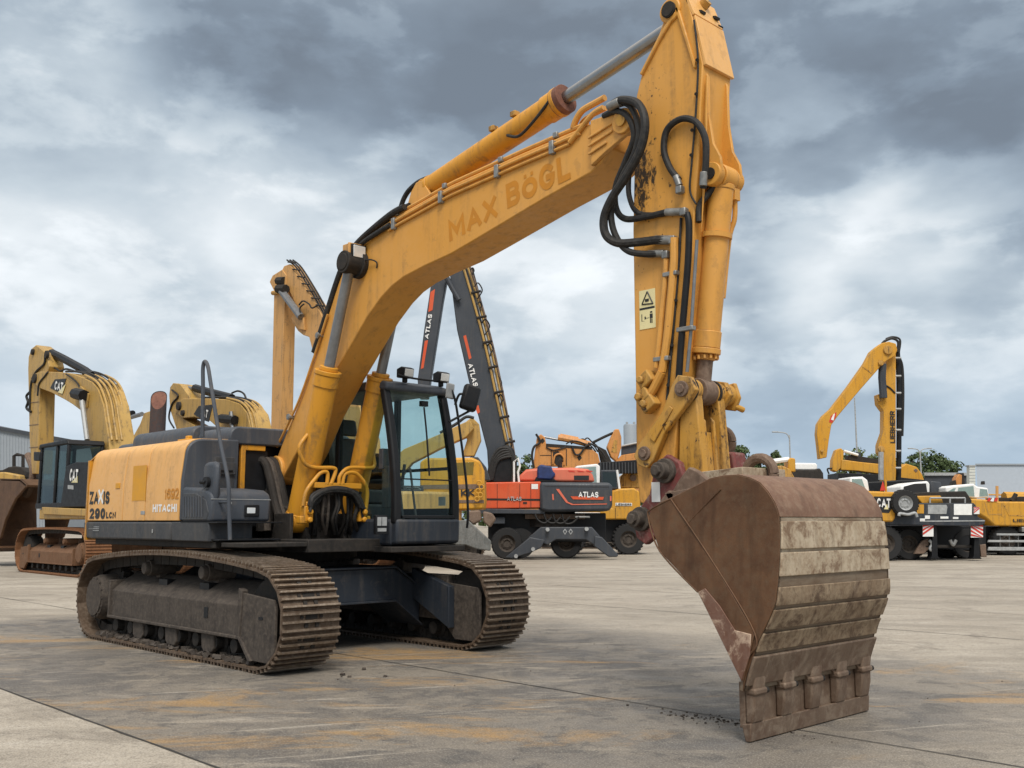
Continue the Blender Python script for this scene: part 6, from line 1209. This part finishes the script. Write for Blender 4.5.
# buildings, silo, lamps ----------------------------------------------------------------------
W_ = Frame('warehouse', ground_point(-60, 110), YAW, label='long grey ribbed warehouse at the left edge', cat='building')
wl_ = W_.poly('wall', [(-260, 531), (-260, 380), (0, 429.5), (29, 434.5), (60, 440), (60, 531)], 0, 20, 'clad', None, 0)
W_.poly('roof_edge', [(-260, 382), (-260, 376), (0, 426.8), (61, 437.5), (61, 441), (0, 430.5)], -.3, 20.6, 'slate', None, 0)
for i in range(60): x = -120+i*3; y = 429.5+(x)*.175; W_.poly('cladding_rib', [(x, y+3), (x+.5, y+3), (x+.5, 531), (x, 531)], -.06, .065, 'clad', wl_, 0)
S_ = Frame('shed', ground_point(946, 130), YAW, label='low grey shed with a pale roof edge behind the navy carrier', cat='building')
S_.poly('wall', [(925, 531), (925, 475), (967, 475), (967, 531)], 0, 12, 'slate', None, 0); S_.poly('roof_edge', [(924, 475.5), (924, 472.6), (966, 472.6), (967.5, 475.5)], -.3, 12.6, 'zinc', None, 0)
V_ = Frame('hall', ground_point(1040, 150), YAW, label='large white hall with a sloping flat wall at the right edge', cat='building')
a_, b_ = V_.P(976, 465.2), V_.P(1180, 464.5); m = MB(); m.prism([(a_[0], 0), (b_[0], 0), (b_[0]+20, 25), (a_[0]+13, 25)], 0, a_[1], 'z'); m.build('wall', M['pale_clad'], V_.root); m = MB(); m.prism([(a_[0]-.2, -.2), (b_[0], -.2), (b_[0]+20, 25.2), (a_[0]+13.2, 25.2)], a_[1], a_[1]+.22, 'z'); m.build('roof_edge', M['clad'], V_.root)
T_ = Frame('chimney_column', ground_point(972, 120), YAW, label='square pale column standing beside the white hall', cat='column')
tb_ = T_.poly('shaft', [(969.5, 530), (969.5, 466), (975.5, 466), (975.5, 530)], -.3, .8, 'column', None, .03); T_.poly('cap', [(969, 466.5), (969, 465), (976, 465), (976, 466.5)], -.4, 1, 'zinc', tb_, 0)
for i in range(6): T_.poly('joint', [(969.4, 469+i*3), (975.6, 469+i*3), (975.6, 469.4+i*3), (969.4, 469.4+i*3)], -.32, .03, 'clad', tb_, 0)
m = MB(); sl = Frame('silo', ground_point(631, 140), 0, label='grey round silo rising behind the big stick', cat='silo')
z1_ = 1.36+(521-425)/FPX*140; m.lathe((0, 0, 0), [(1.0, 0), (1.0, z1_-.2), (.9, z1_)], 'z', 28); o = m.build('tank', M['clad'], sl.root); m = MB()
for a in (-.5, .5): m.cyl((a*RGT.x, a*RGT.y, z1_-.1), (a*RGT.x, a*RGT.y, z1_+.35), .16, 10)
m.build('vent_cap', M['zinc'], sl.root)
def street_lamp(px, py_top, D, arms, label, name='street_lamp'):
    f = Frame(name, ground_point(px, D), YAW, label=label, cat='street lamp'); h = CAM.z+(521-py_top)/FPX*D
    m = MB(); m.cyl((0, 0, 0), (0, 0, h*.97), .09, 10, .06); pl_ = m.build('pole', M['zinc'], f.root)
    for a in arms:
        m = MB(); m.tube([(0, 0, h*.93), (a*.25, 0, h*.985), (a, 0, h)], .05, 8); ar = m.build('arm', M['zinc'], f.root); m = MB(); m.box((a*1.15, 0, h), (abs(a)*.5, .25, .10)); m.build('lamp_head', M['zinc'], ar, .03)
    return f
street_lamp(790, 432.5, 90, (-1.1,), 'curved grey street lamp above the bucket rim')
street_lamp(920, 449, 95, (-.8, .8), 'double armed street lamp in front of the right trees')
pm = Frame('pole', ground_point(857, 70), YAW, label='thin tall pole with small fittings left of the upright boom', cat='pole')
h = CAM.z+(521-398)/FPX*70; m = MB(); m.cyl((0, 0, 0), (0, 0, h*.55), .11, 10, .08); m.cyl((0, 0, h*.55), (0, 0, h), .07, 8, .04); m.build('mast', M['zinc'], pm.root)
for z in (.47, .56, .60): m = MB(); m.box((.05, -.1, h*z), (.28, .2, .3)); m.build('fitting', M['slate'], pm.root, .02)

# trees: trunk, limbs and a crown of many leaf clumps
def tree(px, D, py_top, wpx, label, mat='leaf', seed=0, group='trees behind the machines'):
    rnd = random.Random(seed); f = Frame('tree', ground_point(px, D), rnd.uniform(0, 6), label=label, cat='tree', group=group)
    h = CAM.z+(521-py_top)/FPX*D; wd = wpx/FPX*D/2
    m = MB(); m.tube([(0, 0, 0), (.1, .05, h*.3), (.0, .1, h*.6), (.05, 0, h*.85)], [.28]*7+[.22]*7+[.12]*8, 8)
    cl = []
    for i in range(26):
        a = rnd.uniform(0, 6.28); z = rnd.uniform(.32, .95)*h; rr = wd*math.sqrt(max(.05, 1-((z/h-.58)/.45)**2))*rnd.uniform(.3, .95); cl.append(Vector((rr*math.cos(a), rr*math.sin(a), z)))
    for c in cl[:9]: m.tube([(0, 0, max(.5, c.z*.62)), c*.55+Vector((0, 0, c.z*.36)), c], .07, 6)
    m.build('trunk', M['bark'], f.root)
    m = MB(); ls = D/FPX*1.7
    for c in cl:
        cr_ = wd*rnd.uniform(.26, .46)
        for j in range(95):
            v = Vector((rnd.gauss(0, 1), rnd.gauss(0, 1), rnd.gauss(0, 1))).normalized()*cr_*rnd.uniform(.45, 1.1); v.z *= .8; p = c+v
            n_ = (v.normalized()+Vector((rnd.uniform(-.8, .8), rnd.uniform(-.8, .8), rnd.uniform(-.4, .9)))).normalized(); u = n_.orthogonal().normalized(); w_ = n_.cross(u); s_ = ls*rnd.uniform(.5, 1.2)
            m.add([p+u*s_, p+w_*s_*.7, p-u*s_, p-w_*s_*.7], [(0, 1, 2, 3)])
    m.build('crown', M[mat], f.root, 0, 180)
TREES = [(745, 445, 34, 120, 'leaf', 'dark round tree directly behind the lifting eyes'), (776, 450, 26, 125, 'leaf', 'small dark tree beside the curved street lamp'), (760, 452, 24, 128, 'leaf', 'low dark tree between the two lifting eyes'),
 (850, 449, 34, 130, 'leaf2', 'lighter green tree behind the level yellow boom'), (872, 452, 30, 132, 'leaf2', 'lighter green tree left of the upright yellow boom'), (912, 450, 32, 128, 'leaf', 'dark tree just right of the upright yellow boom'), (932, 453, 34, 133, 'leaf', 'dark tree behind the double street lamp'),
 (951, 461, 30, 136, 'leaf', 'low dark tree above the grey shed'), (895, 458, 30, 138, 'leaf', 'dark tree behind the upright yellow boom'), (524, 450, 30, 120, 'leaf', 'dark tree between the slate boom and orange boom'), (540, 462, 30, 126, 'leaf', 'dark tree behind the orange boom')]
for i, (px, py, wpx, D, mt, lb) in enumerate(TREES): tree(px, D, py, wpx, lb, mt, i)
# far hedge line closing the yard
m = MB(); rnd = random.Random(9)
for i in range(9000):
    px = rnd.uniform(-500, 1500); D = rnd.uniform(215, 235); g = ground_point(px, D); z = rnd.uniform(0, 1)**.7*(4.2+1.6*math.sin(px*.031)+1.1*math.sin(px*.09+2)); s_ = rnd.uniform(.35, .9)
    p = Vector((g[0], g[1], z)); n_ = Vector((rnd.uniform(-1, 1), rnd.uniform(-1, 1), rnd.uniform(-.2, 1))).normalized(); u = n_.orthogonal().normalized(); w_ = n_.cross(u)
    m.add([p+u*s_, p+w_*s_, p-u*s_, p-w_*s_], [(0, 1, 2, 3)])
tag(m.build('far_hedge', M['leaf'], None, 0, 180), kind='stuff')
